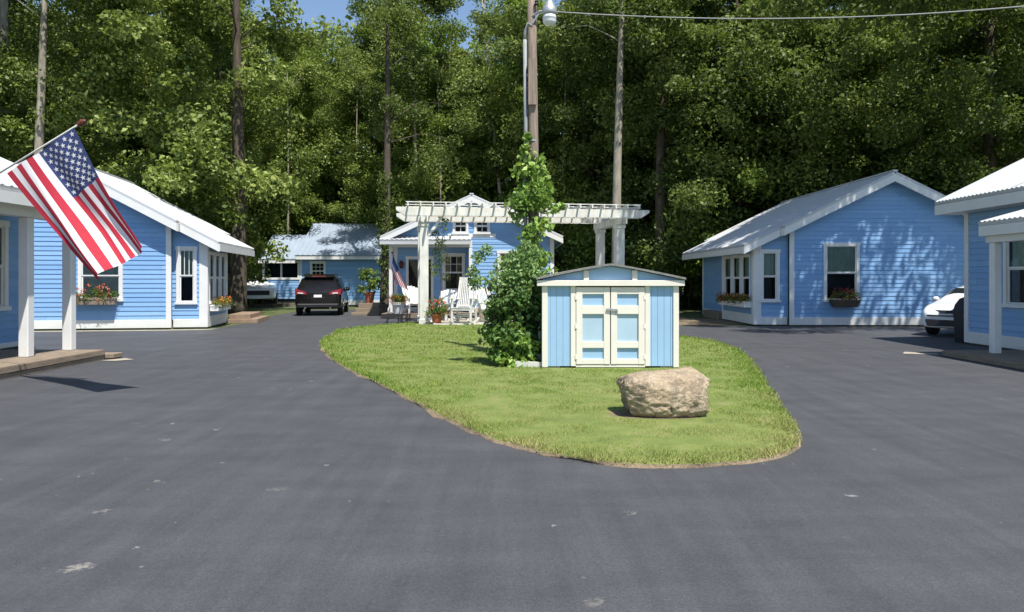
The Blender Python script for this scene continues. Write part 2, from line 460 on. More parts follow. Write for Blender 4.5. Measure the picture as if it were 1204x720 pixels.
class MB:
    def __init__(s): s.v = []; s.f = []; s.m = []
    def face(s, pts, m=0):
        k = len(s.v); s.v += [tuple(p) for p in pts]; s.f.append(tuple(range(k, k + len(pts)))); s.m.append(m); return s
    def hexa(s, P, m=0):
        k = len(s.v); s.v += [tuple(p) for p in P]
        for q in ((0, 3, 2, 1), (4, 5, 6, 7), (0, 1, 5, 4), (1, 2, 6, 5), (2, 3, 7, 6), (3, 0, 4, 7)):
            s.f.append(tuple(k + i for i in q)); s.m.append(m)
        return s
    def box(s, x0, y0, z0, x1, y1, z1, m=0):
        return s.hexa([(x0, y0, z0), (x1, y0, z0), (x1, y1, z0), (x0, y1, z0), (x0, y0, z1), (x1, y0, z1), (x1, y1, z1), (x0, y1, z1)], m)
    def fbox(s, fr, u0, u1, n0, n1, z0, z1, m=0):
        return s.hexa([fr.p(u0, n1, z0), fr.p(u1, n1, z0), fr.p(u1, n0, z0), fr.p(u0, n0, z0),
                       fr.p(u0, n1, z1), fr.p(u1, n1, z1), fr.p(u1, n0, z1), fr.p(u0, n0, z1)], m)
    def bar(s, a, b, wd, ht, m=0, up=(0, 0, 1), w2=None, h2=None):
        "beam from a to b, width wd sideways, ht along up"
        a = Vector(a); b = Vector(b); d = (b - a).normalized()
        sd = d.cross(Vector(up))
        if sd.length < 1e-4: sd = d.cross(Vector((0, 1, 0)))
        sd.normalize(); u = sd.cross(d).normalized()
        w2 = wd if w2 is None else w2; h2 = ht if h2 is None else h2
        P = []
        for p, ww, hh in ((a, wd, ht), (b, w2, h2)):
            P.append([p - sd * ww / 2 - u * hh / 2, p + sd * ww / 2 - u * hh / 2, p + sd * ww / 2 + u * hh / 2, p - sd * ww / 2 + u * hh / 2])
        return s.hexa(P[0] + P[1], m)
    def tube(s, pts, rad, n=8, m=0, cap=True, wob=0.0):
        pts = [Vector(p) for p in pts]
        if isinstance(rad, (int, float)): rad = [rad] * len(pts)
        k = len(s.v); x = None
        for i, p in enumerate(pts):
            d = (pts[min(i + 1, len(pts) - 1)] - pts[max(i - 1, 0)]).normalized()
            if x is None:
                x = d.orthogonal().normalized()
            else:
                x = (x - d * x.dot(d)).normalized()
            y = d.cross(x)
            for j in range(n):
                a = 2 * PI * j / n
                rr = rad[i] * (1 + (random.uniform(-wob, wob) if wob else 0))
                s.v.append(tuple(p + (x * math.cos(a) + y * math.sin(a)) * rr))
        for i in range(len(pts) - 1):
            for j in range(n):
                s.f.append((k + i * n + j, k + i * n + (j + 1) % n, k + (i + 1) * n + (j + 1) % n, k + (i + 1) * n + j)); s.m.append(m)
        if cap:
            s.f.append(tuple(k + j for j in range(n))[::-1]); s.m.append(m)
            s.f.append(tuple(k + (len(pts) - 1) * n + j for j in range(n))); s.m.append(m)
        return s
    def lathe(s, c, prof, n=20, m=0, axis=(0, 0, 1)):
        q = Vector((0, 0, 1)).rotation_difference(Vector(axis)); c = Vector(c); k = len(s.v)
        for (r, z) in prof:
            for j in range(n):
                a = 2 * PI * j / n
                s.v.append(tuple(c + q @ Vector((r * math.cos(a), r * math.sin(a), z))))
        for i in range(len(prof) - 1):
            for j in range(n):
                s.f.append((k + i * n + j, k + i * n + (j + 1) % n, k + (i + 1) * n + (j + 1) % n, k + (i + 1) * n + j)); s.m.append(m)
        s.f.append(tuple(k + j for j in range(n))[::-1]); s.m.append(m)
        s.f.append(tuple(k + (len(prof) - 1) * n + j for j in range(n))); s.m.append(m)
        return s
    def build(s, name, mats, parent=None, smooth=False, bevel=0.0, subsurf=0):
        me = bpy.data.meshes.new(name)
        me.from_pydata(s.v, [], s.f)
        for mm in (mats if isinstance(mats, (list, tuple)) else [mats]): me.materials.append(mm)
        me.polygons.foreach_set('material_index', s.m)
        if smooth: me.polygons.foreach_set('use_smooth', [True] * len(s.f))
        me.update()
        o = bpy.data.objects.new(name, me); COL.objects.link(o)
        if parent: o.parent = parent
        if bevel:
            b = o.modifiers.new('bevel', 'BEVEL'); b.width = bevel; b.segments = 1; b.limit_method = 'ANGLE'; b.angle_limit = R(50)
        if subsurf:
            b = o.modifiers.new('sub', 'SUBSURF'); b.levels = subsurf; b.render_levels = subsurf
        return o

def np_mesh(name, V, F, mats, parent=None, mi=None, smooth=False):
    n = F.shape[1]
    me = bpy.data.meshes.new(name)
    me.vertices.add(len(V)); me.vertices.foreach_set('co', np.ascontiguousarray(V, dtype=np.float32).ravel())
    me.loops.add(F.size); me.loops.foreach_set('vertex_index', np.ascontiguousarray(F, dtype=np.int32).ravel())
    me.polygons.add(len(F)); me.polygons.foreach_set('loop_start', np.arange(0, F.size, n, dtype=np.int32))
    me.polygons.foreach_set('loop_total', np.full(len(F), n, dtype=np.int32))
    for mm in (mats if isinstance(mats, (list, tuple)) else [mats]): me.materials.append(mm)
    if mi is not None: me.polygons.foreach_set('material_index', np.ascontiguousarray(mi, dtype=np.int32))
    me.update(calc_edges=True); me.validate()
    o = bpy.data.objects.new(name, me); COL.objects.link(o)
    if parent: o.parent = parent
    return o

def leaf_geo(C, Nn, size, aspect=0.6, fold=0.12):
    "kite shaped, lightly folded leaves at C facing Nn"
    n = len(C)
    Nn = Nn / (np.linalg.norm(Nn, axis=1, keepdims=True) + 1e-9)
    t = RNG.normal(size=(n, 3)); t -= Nn * (t * Nn).sum(1, keepdims=True)
    t /= (np.linalg.norm(t, axis=1, keepdims=True) + 1e-9)
    b = np.cross(Nn, t)
    s = np.broadcast_to(np.asarray(size, dtype=float).reshape(-1, 1), (n, 1))
    V = np.empty((n, 4, 3))
    V[:, 0] = C - t * s * .5
    V[:, 1] = C + b * s * aspect * .5 + t * s * .06 + Nn * s * fold
    V[:, 2] = C + t * s * .5 - Nn * s * .1
    V[:, 3] = C - b * s * aspect * .5 + t * s * .06 + Nn * s * fold
    return V.reshape(-1, 3), np.arange(n * 4).reshape(n, 4)

def clumps(cent, rad, per, size, flat=0.5, up=0.9, jit=0.75, out=None):
    "gaussian leaf clumps; returns V, F"
    cent = np.asarray(cent, dtype=float); k = len(cent)
    rad = np.broadcast_to(np.asarray(rad, dtype=float), (k,))
    idx = np.repeat(np.arange(k), per)
    off = RNG.normal(size=(len(idx), 3)) * 0.55
    L = np.linalg.norm(off, axis=1, keepdims=True); off *= np.minimum(1, 1.15 / (L + 1e-9))
    off[:, 2] *= flat
    C = cent[idx] + off * rad[idx][:, None]
    nrm = RNG.normal(size=C.shape) * jit + off * 0.5
    nrm[:, 2] += up
    sz = size * RNG.uniform(0.65, 1.3, len(C))
    return leaf_geo(C, nrm, sz)

# ------------------------------------------------------------------ house pieces
def siding(mb, fr, poly, holes=(), h=0.145, m=0):
    "lapped boards filling a convex outline given as (u, z), cut round the window openings"
    zs = [p[1] for p in poly]; z0, z1 = min(zs), max(zs)
    def span(z):
        us = []
        for (a, b) in zip(poly, poly[1:] + poly[:1]):
            if abs(a[1] - b[1]) < 1e-9:
                if abs(a[1] - z) < 1e-6: us += [a[0], b[0]]
            elif min(a[1], b[1]) - 1e-9 <= z <= max(a[1], b[1]) + 1e-9:
                us.append(a[0] + (b[0] - a[0]) * (z - a[1]) / (b[1] - a[1]))
        return (min(us), max(us)) if us else None
    cuts = {z0, z1}
    for p in poly: cuts.add(p[1])
    for hh in holes: cuts |= {hh[2], hh[3]}
    n = int((z1 - z0) / h + 0.999)
    for i in range(n): cuts.add(z0 + i * h)
    cuts = sorted(c for c in cuts if z0 <= c <= z1)
    for a, b in zip(cuts, cuts[1:]):
        if b - a < 1e-5: continue
        ra, rb = span(a + 1e-6), span(b - 1e-6)
        if not ra or not rb: continue
        k = math.floor((0.5 * (a + b) - z0) / h)
        fa = (a - z0 - k * h) / h; fb = (b - z0 - k * h) / h
        na = 0.021 - 0.018 * fa; nb = 0.021 - 0.018 * fb
        segs = [(0.0, 1.0)]
        wid = max(ra[1] - ra[0], 1e-6)
        for hh in holes:
            if hh[2] < 0.5 * (a + b) < hh[3]:
                ns = []
                h0 = (hh[0] - ra[0]) / wid; h1 = (hh[1] - ra[0]) / wid
                for (s0, s1) in segs:
                    if h1 <= s0 or h0 >= s1: ns.append((s0, s1)); continue
                    if h0 > s0: ns.append((s0, h0))
                    if h1 < s1: ns.append((h1, s1))
                segs = ns
        cutsu = []
        if wid > 2.5:
            q = ((k * 0.377 + fr.o.x * .13) % 1.0) * 2.4 + .4
            while q < wid: cutsu.append(q / wid); q += 3.0
        sg2 = []
        for (s0, s1) in segs:
            e_ = [s0] + [q for q in cutsu if s0 + .01 < q < s1 - .01] + [s1]
            gp = .0015 / wid
            for i_, (q0, q1) in enumerate(zip(e_, e_[1:])): sg2.append((q0 + (gp if i_ else 0), q1 - (gp if i_ < len(e_) - 2 else 0)))
        for (s0, s1) in sg2:
            u = [ra[0] + (ra[1] - ra[0]) * s0, ra[0] + (ra[1] - ra[0]) * s1, rb[0] + (rb[1] - rb[0]) * s1, rb[0] + (rb[1] - rb[0]) * s0]
            mb.face([fr.p(u[0], na, a), fr.p(u[1], na, a), fr.p(u[2], nb, b), fr.p(u[3], nb, b)], m)
            if fa < 0.01:
                mb.face([fr.p(u[0], 0.002, a), fr.p(u[1], 0.002, a), fr.p(u[1], na, a), fr.p(u[0], na, a)], m)

def opening(win):
    u, z0, wd, ht = win[:4]
    return (u - wd / 2 + .05, u + wd / 2 - .05, z0 + .05, z0 + ht - .05)

def window(root, fr, u, z0, wd, ht, cover='upper', grid=(0, 0), lower_grid=(0, 0), mat='white', label=None, cas=0.10):
    "double hung window: casing, sashes, rail, glass, curtain and a dark room behind"
    u0, u1, z1 = u - wd / 2, u + wd / 2, z0 + ht
    f = MB()
    c = cas
    f.fbox(fr, u0, u0 + c, -.05, .045, z0, z1)
    f.fbox(fr, u1 - c, u1, -.05, .045, z0, z1)
    f.fbox(fr, u0 - .025, u1 + .025, -.05, .052, z1 - c, z1 + .015)
    f.fbox(fr, u0 - .03, u1 + .03, -.05, .085, z0 - .035, z0 + .045)
    a0, a1, b0, b1 = u0 + c, u1 - c, z0 + .045, z1 - c
    s = 0.035
    mid = (b0 + b1) / 2
    for (q0, q1, nn) in ((b0, mid, -.012), (mid, b1, .008)):
        f.fbox(fr, a0, a0 + s, nn - .03, nn, q0, q1)
        f.fbox(fr, a1 - s, a1, nn - .03, nn, q0, q1)
        f.fbox(fr, a0 + s, a1 - s, nn - .03, nn - .002, q0, q0 + s)
        f.fbox(fr, a0 + s, a1 - s, nn - .03, nn - .002, q1 - s, q1)
    for (g, q0, q1, nn) in ((grid, mid, b1, .004), (lower_grid, b0, mid, -.016)):
        for i in range(1, g[0] + 1):
            uu = a0 + (a1 - a0) * i / (g[0] + 1); f.fbox(fr, uu - .011, uu + .011, nn - .02, nn, q0 + s, q1 - s)
        for i in range(1, g[1] + 1):
            zz = q0 + (q1 - q0) * i / (g[1] + 1); f.fbox(fr, a0 + s, a1 - s, nn - .021, nn - .003, zz - .011, zz + .011)
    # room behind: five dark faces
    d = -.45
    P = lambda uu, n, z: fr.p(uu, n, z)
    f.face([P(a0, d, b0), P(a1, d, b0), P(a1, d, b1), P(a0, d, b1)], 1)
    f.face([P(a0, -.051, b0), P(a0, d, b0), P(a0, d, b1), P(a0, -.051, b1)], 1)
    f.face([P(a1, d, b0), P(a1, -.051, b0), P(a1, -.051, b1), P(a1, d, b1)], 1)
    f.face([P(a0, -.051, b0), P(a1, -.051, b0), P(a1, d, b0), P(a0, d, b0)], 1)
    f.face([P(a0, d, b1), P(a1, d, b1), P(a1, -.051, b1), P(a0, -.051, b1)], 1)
    fo = f.build('window', [M[mat], M['dark']], root)
    if label: fo['label'] = label
    g = MB()
    g.face([P(a0 + s - .004, -.024, b0 + s - .004), P(a1 - s + .004, -.024, b0 + s - .004), P(a1 - s + .004, -.024, mid - s + .004), P(a0 + s - .004, -.024, mid - s + .004)])
    g.face([P(a0 + s - .004, -.006, mid + s - .004), P(a1 - s + .004, -.006, mid + s - .004), P(a1 - s + .004, -.006, b1 - s + .004), P(a0 + s - .004, -.006, b1 - s + .004)])
    g.build('pane', M['glass'], fo)
    if cover:
        q0 = {'upper': mid - .01, 'full': b0, 'most': b0 + (b1 - b0) * .3}[cover]
        cb = MB(); k = max(8, int((a1 - a0) / .03))
        for i in range(k):
            ua, ub = a0 + (a1 - a0) * i / k, a0 + (a1 - a0) * (i + 1) / k
            dp = .055 if cover == 'full' else .09; am = .004 if cover == 'full' else .018
            na = -dp - am * math.sin(i * 1.9); nb = -dp - am * math.sin((i + 1) * 1.9)
            cb.face([P(ua, na, q0), P(ub, nb, q0), P(ub, nb, b1), P(ua, na, b1)])
        cb.build('curtain', M['curtain' if cover == 'upper' else 'blind'], fo, smooth=True)
    return fo

def roof_sheet(mb, en, ef, rf, rn, thick=0.07, pitch=0.23, rib=0.02, m=0):
    "ribbed metal sheet: eave near, eave far, ridge far, ridge near"
    en, ef, rf, rn = map(Vector, (en, ef, rf, rn))
    nrm = (ef - en).cross(rn - en).normalized()
    if nrm.z < 0: nrm = -nrm
    L = (ef - en).length; k = max(2, int(round(L / pitch)))
    prof = [(0, 0), (.35, 0), (.45, 1), (.72, 1), (.82, 0)] if pitch > .15 else [(0, 0), (.3, .6), (.5, 1), (.7, .6)]
    cols = []
    for i in range(k):
        for (t, hh) in prof: cols.append(((i + t) / k, hh))
    cols.append((1.0, 0))
    for (t0, h0), (t1, h1) in zip(cols, cols[1:]):
        A = en.lerp(ef, t0) + nrm * rib * h0; B = en.lerp(ef, t1) + nrm * rib * h1
        Cc = rn.lerp(rf, t1) + nrm * rib * h1; D = rn.lerp(rf, t0) + nrm * rib * h0
        mb.face([A, B, Cc, D], m)
        mb.face([en.lerp(ef, t0) - nrm * thick, en.lerp(ef, t1) - nrm * thick, B, A], m)
    a, b, c, d = en - nrm * thick, ef - nrm * thick, rf - nrm * thick, rn - nrm * thick
    mb.face([a, d, c, b], m)
    mb.face([en, rn, d, a], m); mb.face([ef, b, c, rf], m); mb.face([rn, rf, c, d], m)

def rake(mb, a, b, depth, width, m=0, drop=0.0):
    "board under a sloping roof edge, plumb cut"
    a = Vector(a) - Vector((0, 0, drop)); b = Vector(b) - Vector((0, 0, drop))
    d = b - a; d.z = 0
    s = Vector((-d.y, d.x, 0)).normalized() * width / 2 if d.length > 1e-6 else Vector((width / 2, 0, 0))
    dn = Vector((0, 0, -depth))
    mb.hexa([a + dn - s, b + dn - s, b + dn + s, a + dn + s, a - s, b - s, b + s, a + s], m)

def board(mb, fr, u0, u1, z0, z1, n0=-.02, n1=.034, m=0):
    mb.fbox(fr, u0, u1, n0, n1, z0, z1, m)

# ------------------------------------------------------------------ planting pieces
def plant_leaves(name, parent, mats, centers, rad, per, size, weights=None, **kw):
    V, F = clumps(centers, rad, per, size, **kw)
    mi = None
    if isinstance(mats, list) and len(mats) > 1:
        mi = RNG.choice(len(mats), size=len(F), p=weights)
    return np_mesh(name, V, F, mats, parent, mi)

def flower_box(label, loc, rz, length, box_mat, blossoms, h=0.2, d=0.2, group=None, basket=False, rise=.18):
    root = empty('flower_box', label, 'flower box', loc, rz, group)
    b = MB()
    if basket:
        b.hexa([(-length * .40, -.0, 0), (length * .40, -.0, 0), (length * .40, d * .7, 0), (-length * .40, d * .7, 0),
                (-length / 2, -.0 - d * .2, h), (length / 2, -d * .2, h), (length / 2, d * .8, h), (-length / 2, d * .8, h)])
    else:
        b.box(-length / 2, 0, 0, length / 2, d, h)
        b.box(-length / 2 - .015, -.015, h - .05, length / 2 + .015, d + .004, h + .004)
    b.build('box', M[box_mat], root, bevel=.006)
    k = max(6, int(length / .1))
    cen = [(-length / 2 + length * (i + .5) / k + random.uniform(-.04, .04), d * .4 + random.uniform(-.1, .05), h + random.uniform(-.02, rise * .5)) for i in range(k)]
    plant_leaves('foliage', root, M['leafPot'], cen, .15, 70, .055, flat=.9)
    cen = [(-length / 2 + length * random.random(), d * .4 + random.uniform(-.17, .07), h + random.uniform(-.06, rise)) for i in range(int(k * 3.2))]
    plant_leaves('blossoms', root, [M[x] for x in blossoms], cen, .055, 14, .045, flat=.8, jit=1.0)
    return root

def pot_prof(r, h):
    return [(r * .66, 0), (r * .9, h * .78), (r * 1.02, h * .78), (r * 1.05, h), (r * .9, h), (r * .86, h * .9)]

def potted(name, label, loc, r, h, pot_mat, leaves, spread, height, blossoms=None, size=.06, per=70, cat='potted plant', group=None):
    root = empty(name, label, cat, loc, 0, group)
    MB().lathe((0, 0, 0), pot_prof(r, h), 20).build('pot', M[pot_mat], root, smooth=False)
    cen = []
    for i in range(16):
        a = random.uniform(0, 2 * PI); q = spread * math.sqrt(random.random()) * .8
        cen.append((q * math.cos(a), q * math.sin(a), h + height * random.uniform(.1, 1) * (1 - .4 * q / spread)))
    plant_leaves('foliage', root, M[leaves], cen, spread * .42, per, size, flat=.8)
    st = MB()
    for c in cen[:9]: st.tube([(0, 0, h * .9), (c[0] * .5, c[1] * .5, h + (c[2] - h) * .6), c], .008, 5)
    st.build('stems', M['leafBush'], root)
    if blossoms:
        cen = []
        for i in range(34):
            a = random.uniform(0, 2 * PI); q = spread * math.sqrt(random.random()) * 1.1
            cen.append((q * math.cos(a), q * math.sin(a), h + height * random.uniform(.1, 1.05) - q * .25))
        plant_leaves('blossoms', root, [M[x] for x in blossoms], cen, .06, 14, .05, flat=.8, jit=1.0)
    return root

# ================================================================== cottages with a window bay (one each side of the drive)
def cottage(name, label, loc, rz, sg, W, depth, te, ze, sl, L, tp, Lp, tw, bay0, bay1, fwin, pwin, swins, tail=None):
    root = empty(name, label, 'cottage', loc, rz)
    zt = lambda t: ze - sl * (t - te)                      # roof top
    rt = -W / 2                                            # ridge
    zr = zt(rt)
    X = lambda t: sg * t
    zb = .30
    fr = Fr((0, 0), (1, 0))
    side = lambda t, out: Fr((X(t), 0), (0, 1) if (sg * out) > 0 else (0, -1))
    U = lambda f, y: y if f.d.y > 0 else -y
    def rng(a, b): return (min(a, b), max(a, b))
    # ---- walls
    wl = MB()
    xa, xb = rng(X(0), X(-W))
    fh = [opening((sg * q[0],) + tuple(q[1:])) for q in fwin]
    siding(wl, fr, [(xa, zb), (xb, zb), (xb, zt(0) - .10), (X(rt), zr - .10), (xa, zt(0) - .10)], fh)
    bk = Fr((0, depth), (-1, 0))
    siding(wl, bk, [(-xb, zb), (-xa, zb), (-xa, zt(0) - .10), (-X(rt), zr - .10), (-xb, zt(0) - .10)])
    f = side(-W, -1); y0, y1 = rng(U(f, 0), U(f, depth))
    siding(wl, f, [(y0, zb), (y1, zb), (y1, zt(0) - .1), (y0, zt(0) - .1)])
    f = side(0, 1); y0, y1 = rng(U(f, bay1), U(f, depth))
    siding(wl, f, [(y0, zb), (y1, zb), (y1, zt(0) - .1), (y0, zt(0) - .1)])
    # bay
    frp = Fr((0, bay0), (1, 0))
    pa, pb = rng(X(0.0), X(tw))
    ph = [opening((sg * q[0],) + tuple(q[1:])) for q in pwin]
    top = {X(0.0): zt(0) - .1, X(tw): zt(tw) - .1}
    siding(wl, frp, [(pa, zb), (pb, zb), (pb, top[pb]), (pa, top[pa])], ph)
    fs = side(tw, 1)
    sh = [opening((U(fs, q[0]),) + tuple(q[1:])) for q in swins]
    y0, y1 = rng(U(fs, bay0), U(fs, bay1))
    siding(wl, fs, [(y0, zb), (y1, zb), (y1, zt(tw) - .1), (y0, zt(tw) - .1)], sh)
    ftb = Fr((0, bay1), (-1, 0))
    a, b = rng(-X(0), -X(tw))
    siding(wl, ftb, [(a, zb), (b, zb), (b, zt(tw) - .1 if sg < 0 else zt(0) - .1), (a, zt(0) - .1 if sg < 0 else zt(tw) - .1)])
    if tail:
        f = side(tail[0], 1); y0, y1 = rng(U(f, bay1 + .02), U(f, tail[1]))
        siding(wl, f, [(y0, zb), (y1, zb), (y1, zt(tail[0]) - .1), (y0, zt(tail[0]) - .1)])
    wl.build('wall', M['blue'], root)
    # ---- trim
    tr = MB()
    cw = .13
    for t0, t1 in ((-cw, .03), (-W - .03, -W + cw)):
        a, b = rng(X(t0), X(t1)); board(tr, fr, a, b, .05, zt((0 if t1 > -1 else -W) if t1 > -1 else 0) - .16)
    a, b = rng(X(-W + cw), X(-cw)); board(tr, fr, a, b, .05, zb + .012, n1=.03)
    a, b = rng(X(tw - .23), X(tw + .034)); board(tr, frp, a, b, .05, zt(tw) - .10)
    a, b = rng(X(.034), X(tw - .23)); board(tr, frp, a, b, .05, zb + .012, n1=.03)
    y0, y1 = rng(U(fs, bay0 + .02), U(fs, bay0 + .20)); board(tr, fs, y0, y1, .05, zt(tw) - .12)
    y0, y1 = rng(U(fs, bay1 - .16), U(fs, bay1)); board(tr, fs, y0, y1, .05, zt(tw) - .12)
    y0, y1 = rng(U(fs, bay0 + .20), U(fs, bay1 - .16)); board(tr, fs, y0, y1, .05, zb + .09, n1=.03)
    f0 = side(0, 1)
    y0, y1 = rng(U(f0, bay1), U(f0, depth)); board(tr, f0, y0, y1, .05, zb + .012, n1=.03)
    y0, y1 = rng(U(f0, depth - .14), U(f0, depth)); board(tr, f0, y0, y1, zb + .014, zt(0) - .16)
    if tail:
        f = side(tail[0], 1)
        y0, y1 = rng(U(f, bay1 + .02), U(f, tail[1])); board(tr, f, y0, y1, .05, zb + .012, n1=.03)
        y0, y1 = rng(U(f, tail[1] - .14), U(f, tail[1])); board(tr, f, y0, y1, zb + .014, zt(tail[0]) - .12)
        ff = Fr((0, tail[1]), (-1, 0)); a, b = rng(-X(0), -X(tail[0])); board(tr, ff, a, b, .05, zt(tail[0]) - .12, n0=-.1, n1=0)
    tr.build('trim', M['white'], root, bevel=.006)
    fo = MB()
    a, b = rng(X(-W + .05), X(-.05)); fo.box(a, .05, 0, b, depth - .05, .31)
    a, b = rng(X(-.05), X((tail[0] if tail else tw) - .06)); fo.box(a, bay0 + .06, 0, b, (tail[1] if tail else bay1) - .06, .31)
    fo.build('foundation', M['found'], root)
    # ---- roof
    rf = MB()
    yn, yf = -.45, L
    P = lambda t, y: (X(t), y, zt(t))
    Q = lambda t, y: (X(2 * rt - t), y, zt(t))
    roof_sheet(rf, P(te, yn), P(te, yf), P(rt, yf), P(rt, yn))
    roof_sheet(rf, Q(te, yn), Q(te, yf), Q(rt, yf), Q(rt, yn))
    roof_sheet(rf, P(tp, -.15), P(tp, Lp), P(te, Lp), P(te, -.15))
    rf.bar((X(rt), yn - .01, zr + .02), (X(rt), yf + .01, zr + .02), .16, .05)
    ro = rf.build('roof', M['roof'], root)
    fa = MB()
    for yy in (yn + .025, yf - .025):
        rake(fa, P(te, yy), P(rt, yy), .25, .045, drop=.082)
        rake(fa, Q(te, yy), Q(rt, yy), .25, .045, drop=.082)
    for yy in (-.15 + .022, Lp - .022):
        rake(fa, P(te + .03, yy), P(tp, yy), .24, .042, drop=.083)
    rake(fa, (X(te - .0), yn + .05, zt(te)), (X(te - .0), -.15, zt(te)), .25, .04, drop=.084)
    rake(fa, (X(te), Lp, zt(te)), (X(te), yf - .05, zt(te)), .25, .04, drop=.084)
    rake(fa, (X(2 * rt - te), yn + .05, zt(te)), (X(2 * rt - te), yf - .05, zt(te)), .25, .04, drop=.084)
    rake(fa, (X(tp), -.105, zt(tp)), (X(tp), Lp - .045, zt(tp)), .22, .042, drop=.075)
    fa.build('fascia', M['white'], ro)
    for q in fwin: window(root, fr, sg * q[0], *q[1:4], cover='full' if sg > 0 else 'upper')
    for q in pwin: window(root, frp, sg * q[0], *q[1:4], cover='upper', lower_grid=(0, 0), grid=(2, 0) if sg > 0 else (0, 0))
    for q in swins: window(root, fs, U(fs, q[0]), *q[1:4], cover=None if sg > 0 else 'upper', cas=.07)
    return root

RZA = R(9)
cottage('bay_cottage', 'light blue gabled cottage with sunlit white metal roof right behind the big flag',
        (-10.8, 23.66, 0), RZA, +1, 7.0, 7.0, .3, 3.42, .535, 7.4, 1.5, 5.95, 1.05, .2, 3.1,
        [(-2.05, .93, 1.30, 1.57)], [(.44, .82, .62, 1.80)],
        [(.80, .82, .78, 1.66), (1.62, .82, .78, 1.66), (2.44, .82, .78, 1.66)])
cottage('bay_cottage', 'blue gabled cottage in tree shade with a dark red flower basket under its gable window',
        (9.33, 25.1, 0), R(0), -1, 6.6, 9.5, .35, 3.36, .49, 9.9, 1.6, 8.9, 1.14, .2, 4.0,
        [(-1.71, .86, 1.20, 1.94)], [(.62, .84, .66, 1.74)],
        [(1.05, .84, 1.0, 1.62), (2.15, .84, 1.0, 1.62), (3.25, .84, 1.0, 1.62)], tail=(.88, 8.0))

def at_local(loc, rz, x, y, z):
    return (loc[0] + x * math.cos(rz) - y * math.sin(rz), loc[1] + x * math.sin(rz) + y * math.cos(rz), z)

LA, LB = (-10.8, 23.66), (9.33, 25.1)
flower_box('box of red and orange flowers casting a shadow under the window beside the flag', at_local(LA, RZA, -2.15, -.32, .80), RZA, 1.2, 'wood', ['red', 'orange', 'pink'], h=.2, d=.24, rise=.42)
flower_box('white planter of orange flowers along the bay windows of the cottage behind the flag', at_local(LA, RZA, 1.36, 1.35, .55), RZA + R(90), 1.9, 'white', ['orange', 'red', 'yellow'], d=.26, rise=.25)
flower_box('white planter of red and dark flowers along the bay windows of the tree shaded cottage', (9.33 - 1.42, 25.1 + 2.0, .62), R(-90), 3.2, 'white', ['darkred', 'red', 'yellow'], d=.25, rise=.25)
flower_box('dark red flower basket hanging below the gable window of the tree shaded cottage', (11.04, 25.1 - .38, .66), 0, .95, 'wooddark', ['darkred', 'darkred', 'darkred'], h=.24, d=.34, basket=True, rise=.38)

# ================================================================== porch cottage nearest on the left (its porch carries the flag)
DX, DY = -10.2, 15.75
root = empty('porch_cottage', 'cottage at the left picture edge with white porch posts on a low wooden deck', 'cottage', (DX, DY, 0))
w1 = (-1.15, 1.0, 1.0, 1.75)      # y centre, z, w, h on the courtyard wall
fe = Fr((0, 0), (0, 1))
wl = MB()
siding(wl, fe, [(-9, .3), (0, .3), (0, 3.82), (-9, 3.82)], [opening(w1), opening((-4.2, .25, 1.0, 2.1))])
fbk = Fr((0, 0), (-1, 0))
siding(wl, fbk, [(0, .3), (6, .3), (6, 3.82), (3, 5.12), (0, 3.82)])
ffn = Fr((0, -9), (1, 0))
siding(wl, ffn, [(-6, .3), (0, .3), (0, 3.82), (-3, 5.12), (-6, 3.82)])
wl.build('wall', M['blue'], root)
tr = MB()
board(tr, fe, -.13, .03, .21, 3.8); board(tr, fe, -9, -.13, .21, .312, n1=.03)
board(tr, fbk, -.0, .13, .05, 3.8); board(tr, fbk, .13, 6, .05, .312, n1=.03)
tr.build('trim', M['white'], root, bevel=.006)
window(root, fe, *w1, cover='upper'); window(root, fe, -4.2, .25, 1.0, 2.1, cover=None)
MB().box(-5.95, -8.95, 0, -.05, -.05, .3).build('foundation', M['found'], root)
rf = MB()
zd = lambda x: 3.12 + .44 * (1.95 - x)
en, ef, rr, rn = (1.95, -9.3, zd(1.95)), (1.95, -.55, zd(1.95)), (-3, -.55, zd(-3)), (-3, -9.3, zd(-3))
roof_sheet(rf, en, ef, rr, rn)
roof_sheet(rf, (-7.95, -9.3, zd(1.95)), (-7.95, -.55, zd(1.95)), rr, rn)
rf.bar((-3, -9.31, zd(-3) + .02), (-3, -.54, zd(-3) + .02), .16, .05)
ro = rf.build('roof', M['roof'], root)
fa = MB()
rake(fa, (1.95, -9.25, zd(1.95)), (1.95, -.6, zd(1.95)), .2, .04, drop=.078)
for yy in (-9.27, -.57):
    rake(fa, (1.95, yy, zd(1.95)), (-3, yy, zd(-3)), .2, .045, drop=.08)
    rake(fa, (-7.95, yy, zd(1.95)), (-3, yy, zd(-3)), .2, .045, drop=.08)
fa.build('fascia', M['white'], ro)
bm_ = MB(); bm_.box(1.36, -9.0, 2.70, 1.62, -.85, 2.90); bm_.build('porch_beam', M['white'], root, bevel=.006)
sf = MB(); sf.box(.03, -9.0, 2.90, 1.90, -.7, 2.93); sf.build('porch_ceiling', M['soffit'], root)
for py_ in (13.42, 14.72, 11.95, 10.2, 8.4):
    p = MB()
    y = py_ - DY
    p.box(1.40, y - .09, .2, 1.58, y + .09, 2.7)
    p.build('porch_post', M['white'], root, bevel=.012)
dk = MB()
for i in range(9): dk.box(.03 + i * .235, -9.2, .165, .03 + i * .235 + .228, -.95, .2)
dk.box(2.118, -9.2, .10, 2.155, -.95, .19); dk.box(2.10, -9.2, .01, 2.135, -.95, .085); dk.box(.05, -.985, .03, 2.11, -.955, .163)
dk.box(.1, -9.1, .0, 2.07, -1.0, .163)
dk.build('deck', M['wood'], root)
st = MB(); st.box(1.2, -.93, .02, 2.3, -.55, .11); st.build('step', M['wood'], root, bevel=.01)

